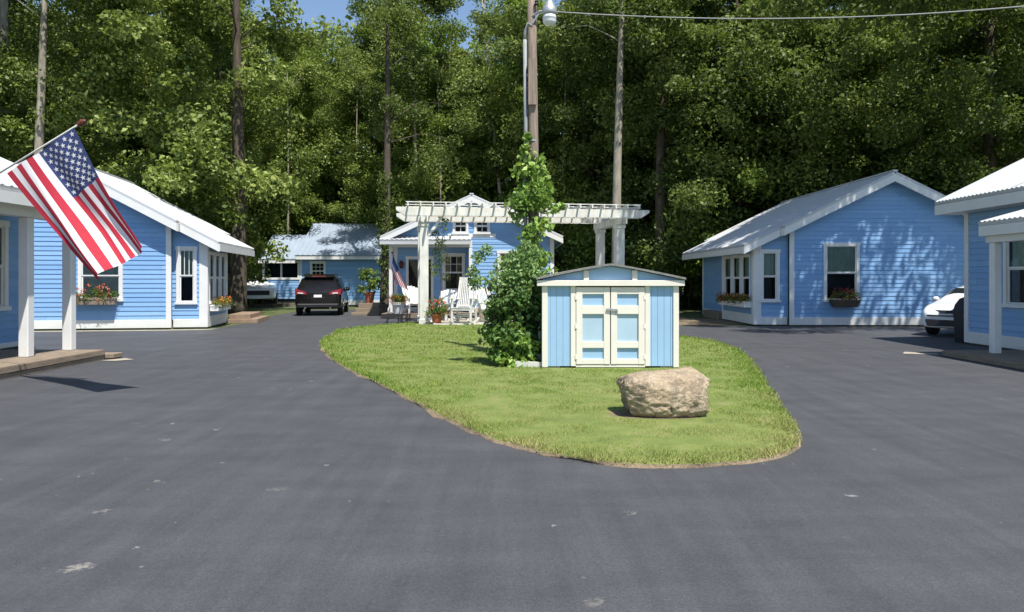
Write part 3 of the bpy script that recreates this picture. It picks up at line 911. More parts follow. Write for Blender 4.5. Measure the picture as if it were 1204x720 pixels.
# ================================================================== porch cottage nearest on the right, in shade
CX, CY = 11.1, 18.3
root = empty('porch_cottage', 'cottage at the right picture edge with bright ribbed metal roof and white porch post', 'cottage', (CX, CY, 0))
fw = Fr((0, 0), (0, -1))
w1 = (2.22, 1.0, 1.55, 1.72)
wl = MB()
siding(wl, fw, [(0, .3), (8, .3), (8, 3.42), (0, 3.42)], [opening(w1), opening((5.0, .25, 1.0, 2.1))])
fb = Fr((0, 0), (-1, 0))
siding(wl, fb, [(-7, .3), (0, .3), (0, 3.42), (-3.5, 5.13), (-7, 3.42)])
siding(wl, Fr((0, -8), (1, 0)), [(0, .3), (7, .3), (7, 3.42), (3.5, 5.13), (0, 3.42)])
siding(wl, Fr((7, 0), (0, 1)), [(-8, .3), (0, .3), (0, 3.42), (-8, 3.42)])
wl.build('wall', M['blue'], root)
tr = MB()
board(tr, fw, -.03, .13, .05, 3.4); board(tr, fw, .13, 8, .05, .32, n1=.03); board(tr, fw, .13, 8, 3.2, 3.4, n1=.03)
board(tr, fb, -.13, .0, .05, 3.4); board(tr, fb, -7, -.13, .05, .312, n1=.03)
tr.build('trim', M['white'], root, bevel=.006)
window(root, fw, *w1, cover='upper'); window(root, fw, 5.0, .25, 1.0, 2.1, cover=None)
MB().box(.05, -7.95, 0, 6.95, -.05, .31).build('foundation', M['found'], root)
rf = MB()
zc = lambda x: 3.50 + .49 * (x + .55)
roof_sheet(rf, (-.55, -8.4, zc(-.55)), (-.55, .4, zc(-.55)), (3.5, .4, zc(3.5)), (3.5, -8.4, zc(3.5)), pitch=.15, rib=.03)
roof_sheet(rf, (7.55, -8.4, zc(-.55)), (7.55, .4, zc(-.55)), (3.5, .4, zc(3.5)), (3.5, -8.4, zc(3.5)), pitch=.15, rib=.03)
rf.bar((3.5, -8.41, zc(3.5) + .02), (3.5, .41, zc(3.5) + .02), .16, .05)
ro = rf.build('roof', M['roof'], root)
fa = MB()
rake(fa, (-.53, -8.38, zc(-.55)), (-.53, .38, zc(-.55)), .24, .04, drop=.075)
for yy in (-8.37, .37):
    rake(fa, (-.5, yy, zc(-.5)), (3.5, yy, zc(3.5)), .24, .045, drop=.082)
    rake(fa, (7.5, yy, zc(-.5)), (3.5, yy, zc(3.5)), .24, .045, drop=.082)
fa.build('fascia', M['white'], ro)
sf = MB(); sf.box(-.5, -8.3, 3.19, -.035, .34, 3.21); sf.build('soffit', M['soffit'], ro)
pr = MB()
zp = lambda x: 2.73 + .27 * (x + 1.70)
roof_sheet(pr, (-1.70, -8.4, zp(-1.7)), (-1.70, -3.2, zp(-1.7)), (-.035, -3.2, zp(-.035)), (-.035, -8.4, zp(-.035)), pitch=.15, rib=.03)
po = pr.build('porch_roof', M['roof'], root)
fa = MB()
rake(fa, (-1.68, -8.38, zp(-1.7)), (-1.68, -3.22, zp(-1.7)), .2, .04, drop=.075)
rake(fa, (-1.65, -3.225, zp(-1.65)), (-.04, -3.225, zp(-.04)), .18, .045, drop=.08)
fa.build('fascia', M['white'], po)
b_ = MB(); b_.box(-1.60, -8.3, 2.32, -1.38, -3.28, 2.5); b_.build('porch_beam', M['white'], root, bevel=.006)
for y in (-3.42, -5.6, -7.7):
    p = MB(); p.box(-1.57, y - .08, .12, -1.41, y + .08, 2.32)
    p.build('porch_post', M['white'], root, bevel=.012)
dk = MB()
for i in range(9): dk.box(-2.12 + i * .23, -8.3, .09, -2.12 + i * .23 + .224, -2.75, .12)
dk.box(-2.16, -8.3, .01, -2.122, -2.75, .11); dk.box(-2.1, -8.25, 0, -.06, -2.8, .089)
dk.build('deck', M['wood'], root)

# ================================================================== centre cottage facing the drive
EX, EY = -1.67, 31.3
root = empty('gable_cottage', 'pale blue gable fronted cottage straight ahead behind the white pergola', 'cottage', (EX, EY, 0))
f0 = Fr((0, 0), (1, 0)); f1 = Fr((0, 1.2), (1, 0))
ZE = lambda x: 5.09 - .46 * abs(x)
gw = [(-.48, 3.50, .66, .66), (.42, 3.50, .66, .66)]
rw = (1.55, 1.15, .98, 1.62)
lw = (-.86, 1.10, .98, 1.60)
wl = MB()
siding(wl, f0, [(-.1, .35), (3.4, .35), (3.4, 3.12), (-.1, 3.12)], [opening(rw)], h=.15)
siding(wl, f0, [(-3.45, 3.12), (3.4, 3.12), (3.4, ZE(3.4) - .1), (0, 4.98), (-3.45, ZE(3.45) - .1)], [opening(q) for q in gw], h=.15)
siding(wl, f1, [(-3.45, .35), (-.1, .35), (-.1, 3.0), (-3.45, 3.0)], [opening(lw), (-2.82, -1.84, .35, 2.42)], h=.15)
siding(wl, Fr((-.1, 0), (0, -1)), [(-1.2, .35), (0, .35), (0, 3.0), (-1.2, 3.0)], h=.15)
siding(wl, Fr((3.4, 0), (0, 1)), [(0, .35), (9, .35), (9, 3.4), (0, 3.4)], h=.15)
siding(wl, Fr((-3.45, 0), (0, -1)), [(-9, .35), (-1.2, .35), (-1.2, 3.4), (-9, 3.4)], h=.15)
siding(wl, Fr((0, 9), (-1, 0)), [(-3.4, .35), (3.45, .35), (3.45, 3.4), (0, 4.98), (-3.4, 3.4)], h=.15)
wl.build('wall', M['blue'], root)
tr = MB()
board(tr, f0, 3.27, 3.43, .1, 3.3); board(tr, f0, -.13, .01, .1, 2.9); board(tr, f0, .01, 3.27, .1, .365, n1=.03)
board(tr, f1, -3.45, -3.3, .2, 3.0); board(tr, f1, -3.3, -.1, .2, .365, n1=.03)
board(tr, f0, -3.47, .0, 2.92, 3.20, n0=-.14, n1=.04)
board(tr, f0, -1.0, 1.0, 3.33, 3.48, n1=.03)
tr.box(-3.47, -.04, .2, -3.33, .10, 2.92)
tr.build('trim', M['white'], root, bevel=.005)
sf = MB(); sf.box(-3.44, .06, 2.96, -.11, 1.17, 2.98); sf.build('porch_ceiling', M['white'], root)
for q in gw: window(root, f0, *q, cover=None, grid=(1, 0), lower_grid=(1, 0), cas=.09)
window(root, f0, *rw, cover=None, grid=(2, 1)); window(root, f1, *lw, cover=None, grid=(2, 1))
d = MB()
d.fbox(f1, -2.93, -2.82, -.05, .05, .22, 2.46); d.fbox(f1, -1.84, -1.73, -.05, .05, .22, 2.46); d.fbox(f1, -2.95, -1.71, -.05, .055, 2.462, 2.58)
d.fbox(f1, -2.815, -1.845, -.06, -.02, .25, 2.455, 1)
d.fbox(f1, -2.62, -2.04, -.02, -.008, 1.35, 2.25, 1); d.fbox(f1, -2.62, -2.04, -.02, -.008, .45, 1.15, 1)
do = d.build('door', [M['white'], M['carblack']], root)
MB().lathe(at_local((0, 0), 0, -1.95, 1.2 - .0, 1.3), [(.03, 0), (.03, .06)], 8, axis=(0, -1, 0)).build('handle', M['rim'], do)
MB().box(-3.4, 1.25, 0, 3.35, 8.95, .36).box(0.0, .05, 0, 3.35, 1.25, .36).build('foundation', M['found'], root)
rf = MB()
for s in (-1, 1):
    roof_sheet(rf, (s * 3.78, -.45, ZE(3.78)), (s * 3.78, 9.4, ZE(3.78)), (0, 9.4, 5.09), (0, -.45, 5.09))
rf.bar((0, -.46, 5.11), (0, 9.41, 5.11), .16, .05)
ro = rf.build('roof', M['roof'], root)
fa = MB()
for s in (-1, 1):
    for yy in (-.42, 9.37): rake(fa, (s * 3.78, yy, ZE(3.78)), (0, yy, 5.09), .21, .05, drop=.08)
    rake(fa, (s * 3.76, -.39, ZE(3.78)), (s * 3.76, 9.34, ZE(3.78)), .2, .04, drop=.09)
fa.build('fascia', M['white'], ro)
# porch eave over door and window
pe = MB()
roof_sheet(pe, (-3.78, -.50, 3.22), (-.02, -.50, 3.22), (-.02, -.04, 3.38), (-3.78, -.04, 3.38), pitch=.2)
pe.box(-3.78, -.50, 3.02, -.02, -.46, 3.145)
pe.build('porch_roof', M['roof'], root)
dk = MB()
for i in range(8): dk.box(-3.6, -1.15 + i * .29, .15, -.12 if i > 3 else .9, -1.15 + i * .29 + .283, .19)
dk.box(-3.6, -1.18, .02, .9, -1.152, .18); dk.box(-3.55, -1.1, 0, .85, -.05, .149); dk.box(-3.4, -.05, 0, -.15, 1.1, .149)
dk.build('deck', M['wood'], root)
ln = MB(); ln.lathe((-3.12, 1.10, 2.05), [(.03, 0), (.09, .04), (.10, .22), (.12, .24), (.03, .34)], 8); ln.box(-3.13, 1.10, 2.2, -3.11, 1.20, 2.22)
ln.build('wall_lantern', M['lantern'], root)

# ================================================================== rear left cottage
root = empty('rear_cottage', 'blue cottage far back on the left with a low pitched roof dappled by tree shade', 'cottage', (-12.2, 43, 0))
ff = Fr((0, 0), (1, 0))
wl = MB()
w1 = (1.05, 1.55, .90, 1.05)
siding(wl, ff, [(0, .35), (6.6, .35), (6.6, 2.92), (0, 2.92)], [opening(w1)], h=.16)
siding(wl, Fr((6.6, 0), (0, 1)), [(0, .35), (7, .35), (7, 2.9), (3.5, 4.7), (0, 2.9)], h=.16)
siding(wl, Fr((0, 0), (0, -1)), [(-7, .35), (0, .35), (0, 2.9), (-3.5, 4.7), (-7, 2.9)], h=.16)
siding(wl, ff, [(-2.1, .45), (-.02, .45), (-.02, 1.55), (-2.1, 1.55)], h=.16)
siding(wl, Fr((-2.1, 0), (0, -1)), [(-4, .45), (0, .45), (0, 2.6), (-4, 2.6)], h=.16)
wl.build('wall', M['blue'], root)
tr = MB()
board(tr, ff, -.0, .14, .1, 2.9); board(tr, ff, .14, 6.6, .1, .365, n1=.03); board(tr, ff, 6.46, 6.62, .366, 2.9); board(tr, ff, .14, 6.4, 2.75, 2.92, n1=.03)
tr.build('trim', M['white'], root)
window(root, ff, *w1, cover=None, grid=(2, 1), lower_grid=(2, 0))
sp = MB()
for u in (-2.12, -1.1, -.11): sp.fbox(ff, u, u + .1, -.06, .04, 1.55, 2.62)
sp.fbox(ff, -2.14, -.005, -.06, .05, 1.55, 1.67); sp.fbox(ff, -2.14, -.005, -.06, .05, 2.52, 2.66)
sp.face([ff.p(-2.0, -.6, 1.5), ff.p(-.1, -.6, 1.5), ff.p(-.1, -.6, 2.6), ff.p(-2.0, -.6, 2.6)], 1)
sp.face([ff.p(-2.0, -.6, 1.56), ff.p(-.1, -.6, 1.56), ff.p(-.1, -.05, 1.56), ff.p(-2.0, -.05, 1.56)], 1)
spo = sp.build('screen_window', [M['white'], M['dark']], root)
MB().face([ff.p(-2.0, -.03, 1.67), ff.p(-.1, -.03, 1.67), ff.p(-.1, -.03, 2.52), ff.p(-2.0, -.03, 2.52)]).build('pane', M['glass'], spo)
rf = MB()
roof_sheet(rf, (-.15, -.45, 2.95), (6.9, -.45, 2.95), (6.9, 3.5, 5.03), (-.15, 3.5, 5.03), pitch=.3)
roof_sheet(rf, (-.15, 7.45, 2.95), (6.9, 7.45, 2.95), (6.9, 3.5, 5.03), (-.15, 3.5, 5.03), pitch=.3)
ro = rf.build('roof', M['roof_shade_blue'], root)
fa = MB()
rake(fa, (-.12, -.43, 2.95), (6.88, -.43, 2.95), .17, .04, drop=.08)
for x in (-.13, 6.88): rake(fa, (x, -.40, 2.97), (x, 3.5, 5.03), .18, .04, drop=.085)
fa.build('fascia', M['white'], ro)
lr = MB()
roof_sheet(lr, (-2.25, -.4, 2.72), (-.16, -.4, 2.72), (-.16, 2.2, 4.25), (-2.25, 2.2, 4.25), pitch=.3)
roof_sheet(lr, (-2.25, 4.6, 2.72), (-.16, 4.6, 2.72), (-.16, 2.2, 4.25), (-2.25, 2.2, 4.25), pitch=.3)
lo = lr.build('porch_roof', M['roof_shade_blue'], root)
fa = MB(); rake(fa, (-2.25, -.38, 2.72), (-.16, -.38, 2.72), .15, .04, drop=.08)
rake(fa, (-2.23, -.36, 2.73), (-2.23, 2.2, 4.25), .16, .04, drop=.085); fa.build('fascia', M['white'], lo)
MB().box(-2.05, .08, 0, 6.55, 6.9, .34).build('foundation', M['found'], root)
stp = MB(); stp.box(-2.3, -1.0, 0, -.6, -.1, .2); stp.build('step', M['wooddark'], root)

# far cottage glimpsed beyond the pergola
root = empty('far_cottage', 'distant blue grey cottage glimpsed through leaves beyond the right end of the pergola', 'cottage', (3.2, 50, 0))
wl = MB(); ff = Fr((0, 0), (1, 0))
siding(wl, ff, [(0, .3), (8, .3), (8, 2.5), (0, 2.5)], h=.18)
siding(wl, Fr((8, 0), (0, 1)), [(0, .3), (5, .3), (5, 2.5), (0, 2.5)], h=.18)
siding(wl, Fr((0, 0), (0, -1)), [(-5, .3), (0, .3), (0, 2.5), (-5, 2.5)], h=.18)
wl.build('wall', M['blue'], root)
window(root, ff, 2.0, 1.0, 1.1, 1.2, cover=None); window(root, ff, 6.2, 1.0, 1.1, 1.2, cover=None)
rf = MB()
roof_sheet(rf, (-.4, -.4, 2.5), (8.4, -.4, 2.5), (8.4, 2.5, 3.9), (-.4, 2.5, 3.9), pitch=.35)
roof_sheet(rf, (-.4, 5.4, 2.5), (8.4, 5.4, 2.5), (8.4, 2.5, 3.9), (-.4, 2.5, 3.9), pitch=.35)
rf.build('roof', M['roof_shade_blue'], root)

# ================================================================== flag on the porch
def star_pts(c, ax, ay, r):
    return [c + ax * (rr * math.sin(a)) + ay * (rr * math.cos(a)) for a, rr in [(PI * k / 5, r if k % 2 == 0 else r * .42) for k in range(10)]]

def flag(label, tip, base_, corners, foldamp, group=None, pole_r=.014, stars=True, seed=0, bracket=False):
    "corners: hoist at tip side, hoist at pole foot side, fly at tip side, fly at foot side"
    root = empty('flag', label, 'flag', base_, 0, group)
    b0 = Vector(base_)
    H1, H0, F1, F0 = [Vector(c) - b0 for c in corners]
    tp = Vector(tip) - b0
    MB().tube([(0, 0, 0), tp], pole_r, 10).build('pole', M['pergwhite'], root, smooth=True)
    dpole = tp.normalized()
    if bracket: MB().box(-.05, -.06, -.09, .01, .06, .06).build('bracket', M['steel'], root)
    MB().lathe(tp, [(.012, 0), (.03, .01), (.034, .04), (.02, .06), (.05, .09), (.03, .13), (.006, .17)], 10, axis=dpole).build('finial', M['brass'], root, smooth=True)
    nrm = (F1 - H1).cross(H0 - H1).normalized()
    if nrm.y > 0: nrm = -nrm
    def P(u, v):
        p = H1.lerp(H0, u).lerp(F1.lerp(F0, u), v)
        a = foldamp * (.25 + .75 * min(1, v * 1.4))
        wv = math.sin(2 * PI * (u * 1.35 + .10 + .16 * v) + seed) * .75 + math.sin(2 * PI * (u * 2.6 + .3 - .2 * v) + 1 + seed) * .35 + .25 * math.sin(5 * v + 3 * u)
        p = p + nrm * a * wv
        p.z += -.035 * math.sin(PI * v) * (F1 - H1).length / 2     # slight belly
        return p
    nu, nv = 13 * 4, 60
    k = MB(); idx = {}
    for i in range(nu + 1):
        for j in range(nv + 1):
            idx[i, j] = len(k.v); k.v.append(tuple(P(i / nu, j / nv)))
    for i in range(nu):
        for j in range(nv):
            st = i * 13 // nu
            mm = 2 if (st < 7 and j < nv * .4) else (0 if st % 2 == 0 else 1)
            k.f.append((idx[i, j], idx[i + 1, j], idx[i + 1, j + 1], idx[i, j + 1])); k.m.append(mm)
    if stars:
        hoist = (H0 - H1).length
        for row in range(9):
            for q in range(6 if row % 2 == 0 else 5):
                u = (row + 1) / 10 * 7 / 13
                v = ((2 * q + 1) if row % 2 == 0 else (2 * q + 2)) / 12 * .4
                c = P(u, v); e = .01
                ax = (P(u, v + e) - c).normalized(); ay = -(P(u + e, v) - c).normalized()
                nn = ax.cross(ay).normalized()
                for sgn in (-1, 1):
                    k.face([p + nn * .004 * sgn for p in star_pts(c, ax, ay, .0308 * hoist)], 1)
    k.build('cloth', [M['flagred'], M['flagwhite'], M['flagblue']], root, smooth=True)
    return root

def W_(px, py, Y):
    return ((px - 602) * Y / 880.0, Y, 1.6 - (py - 328) * Y / 880.0)
flag('large stars and stripes flag on an angled pole from the left porch', W_(92, 147, 10.3), (-8.23, 11.45, 2.98),
     [W_(88, 150, 10.32), W_(9, 204, 10.95), W_(174, 290, 10.1), W_(111, 330, 9.85)], .105, bracket=True)
flag('small stars and stripes flag hanging at the corner of the centre cottage porch', W_(461, 298, 30.2), W_(457, 306, 30.95),
     [W_(462, 300, 30.3), W_(460, 317, 30.5), W_(480, 342, 30.4), W_(466, 334, 30.5)], .04, stars=False, seed=2)

# ================================================================== ground, drive, island
def sheet(name, pts, z, mat, label=None):
    o = MB().face([(x, y, z) for x, y in pts]).build(name, M[mat])
    o['kind'] = 'structure'
    return o
gb = bpy.data.meshes.new('ground')
bm = bmesh.new(); bmesh.ops.create_grid(bm, x_segments=8, y_segments=8, size=600); bm.to_mesh(gb); bm.free()
gb.materials.append(M['ground'])
go = bpy.data.objects.new('ground', gb); COL.objects.link(go); go['kind'] = 'structure'
drive = [(-40, -12), (40, -12), (40, 9), (20, 15.5), (14.5, 18), (14.5, 24.9), (8.0, 25.2), (6.9, 25.6), (5.4, 25.3), (4.6, 26.2), (4.0, 29.0), (2.2, 30.1), (-5.3, 30.1),
         (-5.6, 33.5), (-5.9, 38.5), (-10.5, 38.8), (-10.4, 33), (-9.6, 27.5), (-9.55, 24.0), (-10.8, 23.35), (-18, 22.2), (-40, 20)]
sheet('driveway', drive, .004, 'asphalt')
sheet('gravel_strip', [(-18, 22.25), (-10.8, 23.40), (-9.5, 23.75), (-9.45, 24.2), (-9.42, 23.55), (-9.6, 23.30), (-10.7, 23.02), (-18, 21.85)], .009, 'concrete')
sheet('dirt_path', [(5.6, 25.6), (8.3, 26.2), (8.3, 29.5), (6.9, 30.5), (5.2, 29.5), (4.4, 27.0)], .012, 'dirt')

OUT = [(376, 405), (379, 413), (392, 425), (412, 437), (436, 449), (470, 466), (505, 485), (545, 505), (585, 521), (630, 534), (680, 544), (720, 549), (770, 551), (820, 550.5),
       (870, 547), (905, 542), (928, 535), (939, 526), (939, 515), (932, 500), (922, 485), (911, 468), (901, 452), (890, 436), (878, 421), (860, 409), (835, 402), (800, 397), (760, 392.5), (715, 389)]
OUT = [G(*p) for p in OUT] + [(3.6, 27.0), (1.0, 27.3), (-1.5, 27.2), (-3.2, 26.6), (-4.4, 25.4), (-5.3, 23.2), G(390, 394.5), G(380, 399)]
def smooth_loop(P, n=4):
    Q = []
    k = len(P)
    for i in range(k):
        p0, p1, p2, p3 = (np.array(P[(i + d) % k]) for d in (-1, 0, 1, 2))
        for t in np.linspace(0, 1, n, endpoint=False):
            Q.append(.5 * ((2 * p1) + (-p0 + p2) * t + (2 * p0 - 5 * p1 + 4 * p2 - p3) * t * t + (-p0 + 3 * p1 - 3 * p2 + p3) * t ** 3))
    return np.array(Q)
OL = smooth_loop(OUT)
def inset(L, d):
    t = np.roll(L, -1, 0) - np.roll(L, 1, 0); t /= np.linalg.norm(t, axis=1, keepdims=True) + 1e-9
    nr = np.stack([-t[:, 1], t[:, 0]], 1)
    a = 0.5 * np.sum(L[:, 0] * np.roll(L[:, 1], -1) - np.roll(L[:, 0], -1) * L[:, 1])
    if a < 0: nr = -nr
    return L + nr * d
def rings(name, specs, mat, centre):
    mb = MB(); rr = []
    for d, z, jit in specs:
        q = inset(OL, d); ids = []
        for i, p in enumerate(q):
            jx = noise.noise(Vector((p[0] * 3, p[1] * 3, d * 7))) * jit
            ids.append(len(mb.v)); mb.v.append((p[0] + jx, p[1] + jx * .7, z))
        rr.append(ids)
    k = len(OL)
    for a, b in zip(rr, rr[1:]):
        for i in range(k): mb.f.append((a[i], a[(i + 1) % k], b[(i + 1) % k], b[i])); mb.m.append(0)
    if centre is not None:
        c = len(mb.v); mb.v.append(centre)
        for i in range(k): mb.f.append((rr[-1][i], rr[-1][(i + 1) % k], c)); mb.m.append(0)
    o = mb.build(name, M[mat], smooth=True); o['kind'] = 'structure'
    return o
rings('soil_edge', [(-.012, .005, .09), (-.002, .022, .05), (.10, .030, .04)], 'dirt', None)
rings('lawn_island', [(.02, .0, .06), (.05, .034, .05), (.25, .05, 0), (.7, .06, 0)], 'lawn', (1.0, 15.0, .06))

def in_poly(x, y, L):
    c = np.zeros(len(x), bool); x1, y1 = L[:, 0], L[:, 1]; x2, y2 = np.roll(x1, -1), np.roll(y1, -1)
    for a, b, d, e in zip(x1, y1, x2, y2):
        m = ((b > y) != (e > y)) & (x < (d - a) * (y - b) / (e - b + 1e-12) + a)
        c ^= m
    return c
def blades(n, ylo, yhi, hgt, wid):
    x = RNG.uniform(OL[:, 0].min(), OL[:, 0].max(), n); y = RNG.uniform(ylo, yhi, n)
    jj = RNG.uniform(-.05, .03, (n, 2))
    k = in_poly(x + jj[:, 0], y + jj[:, 1], inset(OL, .0))
    k &= ~((np.abs(x - 1.70) < 1.18) & (y > 12.80) & (y < 14.8))
    k &= ~((((x - 1.69) / .47) ** 2 + ((y - 8.60) / .33) ** 2 < 1) | ((((x - 1.66) / .62) ** 2 + ((y - 8.55) / .44) ** 2 < 1) & (RNG.random(n) < .62)))
    k &= ~((y > 24.9) & (x > -3.2) & (x < 4.2))
    x, y = x[k], y[k]; m = len(x)
    cl = np.array([noise.noise(Vector((a * 2.2, b * 2.2, 0))) for a, b in zip(x, y)])
    h = hgt * RNG.uniform(.4, 1.3, m) * (1 + .7 * cl); a = RNG.uniform(0, 2 * PI, m); l = RNG.normal(0, .6, (m, 2)) * h[:, None]
    V = np.empty((m, 3, 3)); dx, dy = np.cos(a) * wid / 2, np.sin(a) * wid / 2
    V[:, 0] = np.stack([x - dx, y - dy, np.full(m, .035)], 1); V[:, 1] = np.stack([x + dx, y + dy, np.full(m, .035)], 1)
    V[:, 2] = np.stack([x + l[:, 0], y + l[:, 1], .035 + h], 1)
    return V.reshape(-1, 3)
GV = np.concatenate([blades(210000, 6.1, 10, .036, .009), blades(130000, 10, 15, .044, .014), blades(80000, 15, 27.3, .055, .025)])
gr = np_mesh('grass', GV, np.arange(len(GV)).reshape(-1, 3), M['grass'])
tag(gr, 'mown green grass with dry straw patches covering the island', 'grass', kind='stuff')

# ================================================================== shed
SX0, SX1, SY = .53, 2.87, 12.95
SD = 1.5
root = empty('garden_shed', 'small light blue shed with cream double doors and shallow pitched grey roof', 'shed', ((SX0 + SX1) / 2, SY, 0))
hw = (SX1 - SX0) / 2
f = Fr((0, 0), (1, 0))
pn = MB()
def grooved(fr, u0, u1, z0, z1, m=0):
    k = max(2, int((u1 - u0) / .1)); wd = (u1 - u0) / k
    for i in range(k):
        pn.fbox(fr, u0 + i * wd + .004, u0 + (i + 1) * wd - .004, -.02, 0, z0, z1, m)
    pn.fbox(fr, u0, u1, -.021, -.008, z0, z1, m)
ZB, ZT = .09, 1.50
grooved(f, -hw + .02, -.60, ZB, ZT); grooved(f, .60, hw - .02, ZB, ZT)
for s in (-1, 1):
    fs = Fr((s * hw, 0 if s > 0 else SD), (0, 1) if s > 0 else (0, -1))
    grooved(fs, .02, SD - .02, ZB, ZT + .05)
grooved(Fr((0, SD), (-1, 0)), -hw, hw, ZB, ZT + .05)
zr_ = lambda x: 1.585 + .245 * (1 - (abs(x) / (hw + .09)) ** 1.13)   # softly bowed roof line
n = 12
for i in range(n):
    a, b = -hw + 2 * hw * i / n, -hw + 2 * hw * (i + 1) / n
    for yy in (.004, SD - .004):
        pn.face([(a, yy, ZT), (b, yy, ZT), (b, yy, zr_(b) - .01), (a, yy, zr_(a) - .01)])
pn.build('wall_panel', M['shedblue'], root)
def cboard(name, *q):
    MB().fbox(*q).build(name, M['cream'], root, bevel=.005)
for s in (-1, 1):
    a, b = sorted((s * hw + s * .012, s * (hw - .085))); cboard('corner_board', f, a, b, -.06, .03, ZB - .02, 1.475)
    a, b = sorted((s * .60, s * .685)); cboard('door_jamb', f, a, b, -.03, .026, ZB, 1.475)
    cboard('corner_board', Fr((s * hw, 0 if s > 0 else SD), (0, 1) if s > 0 else (0, -1)), SD - .08 if s > 0 else 0, SD if s > 0 else .08, -.02, .02, ZB, 1.55)
    cboard('gable_block', f, s * .42 - .045, s * .42 + .045, .005, .05, 1.577, zr_(.42) - .012)
cboard('frieze_board', f, -hw - .10, hw + .10, .0, .085, 1.476, 1.575)
cboard('sill_board', f, -.60, .60, -.02, .02, ZB - .02, .118)
for s in (-1, 1):
    d = MB()
    U_ = lambda a, b: sorted((s * a, s * b))
    z = [.125, .215, .405, .515, .99, 1.135, 1.335, 1.455]
    a, b = U_(.008, .115); d.fbox(f, a, b, -.01, .034, z[0], z[-1])
    a, b = U_(.485, .592); d.fbox(f, a, b, -.01, .034, z[0], z[-1])
    a, b = U_(.115, .485)
    for q0, q1 in ((z[0], z[1]), (z[2], z[3]), (z[4], z[5]), (z[6], z[7])): d.fbox(f, a, b, -.01, .031, q0, q1)
    do = d.build('door', M['cream'], root, bevel=.004)
    pnl = MB()
    pnl.fbox(f, a, b, -.02, -.004, z[1], z[2], 0); pnl.fbox(f, a, b, -.02, -.004, z[3], z[4], 1); pnl.fbox(f, a, b, -.02, -.004, z[5], z[6], 0)
    pnl.build('door_panel', [M['shedblue'], M['shedpale']], do)
    for zz in (.25, .78, 1.28):
        u = s * .592; MB().fbox(f, u - .018, u + .018, .03, .042, zz - .04, zz + .04).build('hinge', M['cream'], do)
    if s < 0:
        hd = MB(); hd.bar(f.p(-.075, .055, 1.075), f.p(.115, .06, 1.065), .02, .03); hd.lathe(f.p(.10, .034, 1.06), [(.025, 0), (.025, .03)], 10, axis=(0, -1, 0))
        hd.hexa([f.p(.09, .05, 1.0), f.p(.125, .05, 1.0), f.p(.125, .035, 1.0), f.p(.09, .035, 1.0), f.p(.09, .05, 1.05), f.p(.125, .05, 1.05), f.p(.125, .035, 1.05), f.p(.09, .035, 1.05)])
        hd.build('latch', M['steel'], do)
rf = MB(); n = 14; W_R = hw + .115
for i in range(n):
    a, b = -W_R + 2 * W_R * i / n, -W_R + 2 * W_R * (i + 1) / n
    za = 1.585 + .245 * (1 - (abs(a) / (hw + .115)) ** 1.13); zb_ = 1.585 + .245 * (1 - (abs(b) / (hw + .115)) ** 1.13)
    rf.hexa([(a, -.12, za), (b, -.12, zb_), (b, SD + .1, zb_), (a, SD + .1, za), (a, -.12, za + .035), (b, -.12, zb_ + .035), (b, SD + .1, zb_ + .035), (a, SD + .1, za + .035)])
rf.build('roof', M['shingle'], root)
for x in (-hw + .02, hw - .30): MB().box(x, .02, .0, x + .28, SD, .088).build('skid_block', M['concrete'], root)
MB().box(-hw + .31, .2, .03, hw - .31, SD - .05, .088).build('floor_frame', M['wooddark'], root)

# ================================================================== boulder
CUTS = [(Vector(a).normalized(), d) for a, d in (((.25, -1, .55), .98), ((-.6, -1, -.1), 1.12), ((.8, -.9, .1), 1.16), ((-1, -.2, .7), 1.22), ((.9, -.1, .9), 1.20), ((.1, -.35, 1), .93), ((-.35, -.8, -1), 1.18), ((.5, -1, -.9), 1.25), ((-.2, .6, 1), 1.0))]
bm = bmesh.new(); bmesh.ops.create_icosphere(bm, subdivisions=6, radius=1)
for v in bm.verts:
    c = v.co.copy()
    p = 7.5
    L = (abs(c.x) ** p + abs(c.y) ** p + abs(c.z) ** p) ** (1 / p); c /= L
    n1 = noise.fractal(c * 1.3 + Vector((3, 1, 5)), 1.0, 2.0, 4) * .09
    n2 = 0.0
    n3 = abs(noise.fractal(c * 2.6 + Vector((7, 2, 1)), 1.0, 2.0, 3)) * -.07
    c *= 1 + n1 + n2 + n3
    for pn_, pd_ in CUTS:
        e_ = c.dot(pn_) - pd_
        if e_ > 0: c -= pn_ * e_ * .92
    c *= 1 + noise.fractal(c * 7.0 + Vector((4, 4, 2)), 1.0, 2.0, 4) * .022
    x, y, z = c.x * .53, c.y * .36, c.z * .30 + .29
    x += -.05 * (z - .29) / .3 * (1 if x < 0 else -.35) + (.07 if x > .2 and z < .2 else 0) * 0
    if x < 0: x += -.03 * (z - .3)          # the left side leans out over its own shadow
    if x < -.2 and z < .22: x += (.22 - z) * .25
    z *= 1 + .13 * x
    v.co = (x, y, max(z, .0))
me = bpy.data.meshes.new('boulder'); bm.to_mesh(me); bm.free(); me.materials.append(M['rock'])
me.polygons.foreach_set('use_smooth', [True] * len(me.polygons))
o = bpy.data.objects.new('boulder', me); COL.objects.link(o); o.location = (1.72, 8.55, 0.03); o.rotation_euler = (0, 0, R(4)); o.scale = (.87, .95, .88)
tag(o, 'large tan and grey boulder lying on the grass in front of the shed', 'boulder')
mb = MB(); k = 90
ring = []
for i in range(k):
    a = 2 * PI * i / k
    q = 1 + .22 * noise.noise(Vector((math.cos(a) * 2, math.sin(a) * 2, 4))) + .16 * noise.noise(Vector((math.cos(a) * 7, math.sin(a) * 7, 1)))
    ring.append((1.64 + .55 * q * math.cos(a), 8.53 + .33 * q * math.sin(a), .062))
mb.face(ring); so_ = mb.build('bare_soil_patch', M['dirt']); so_['kind'] = 'structure'

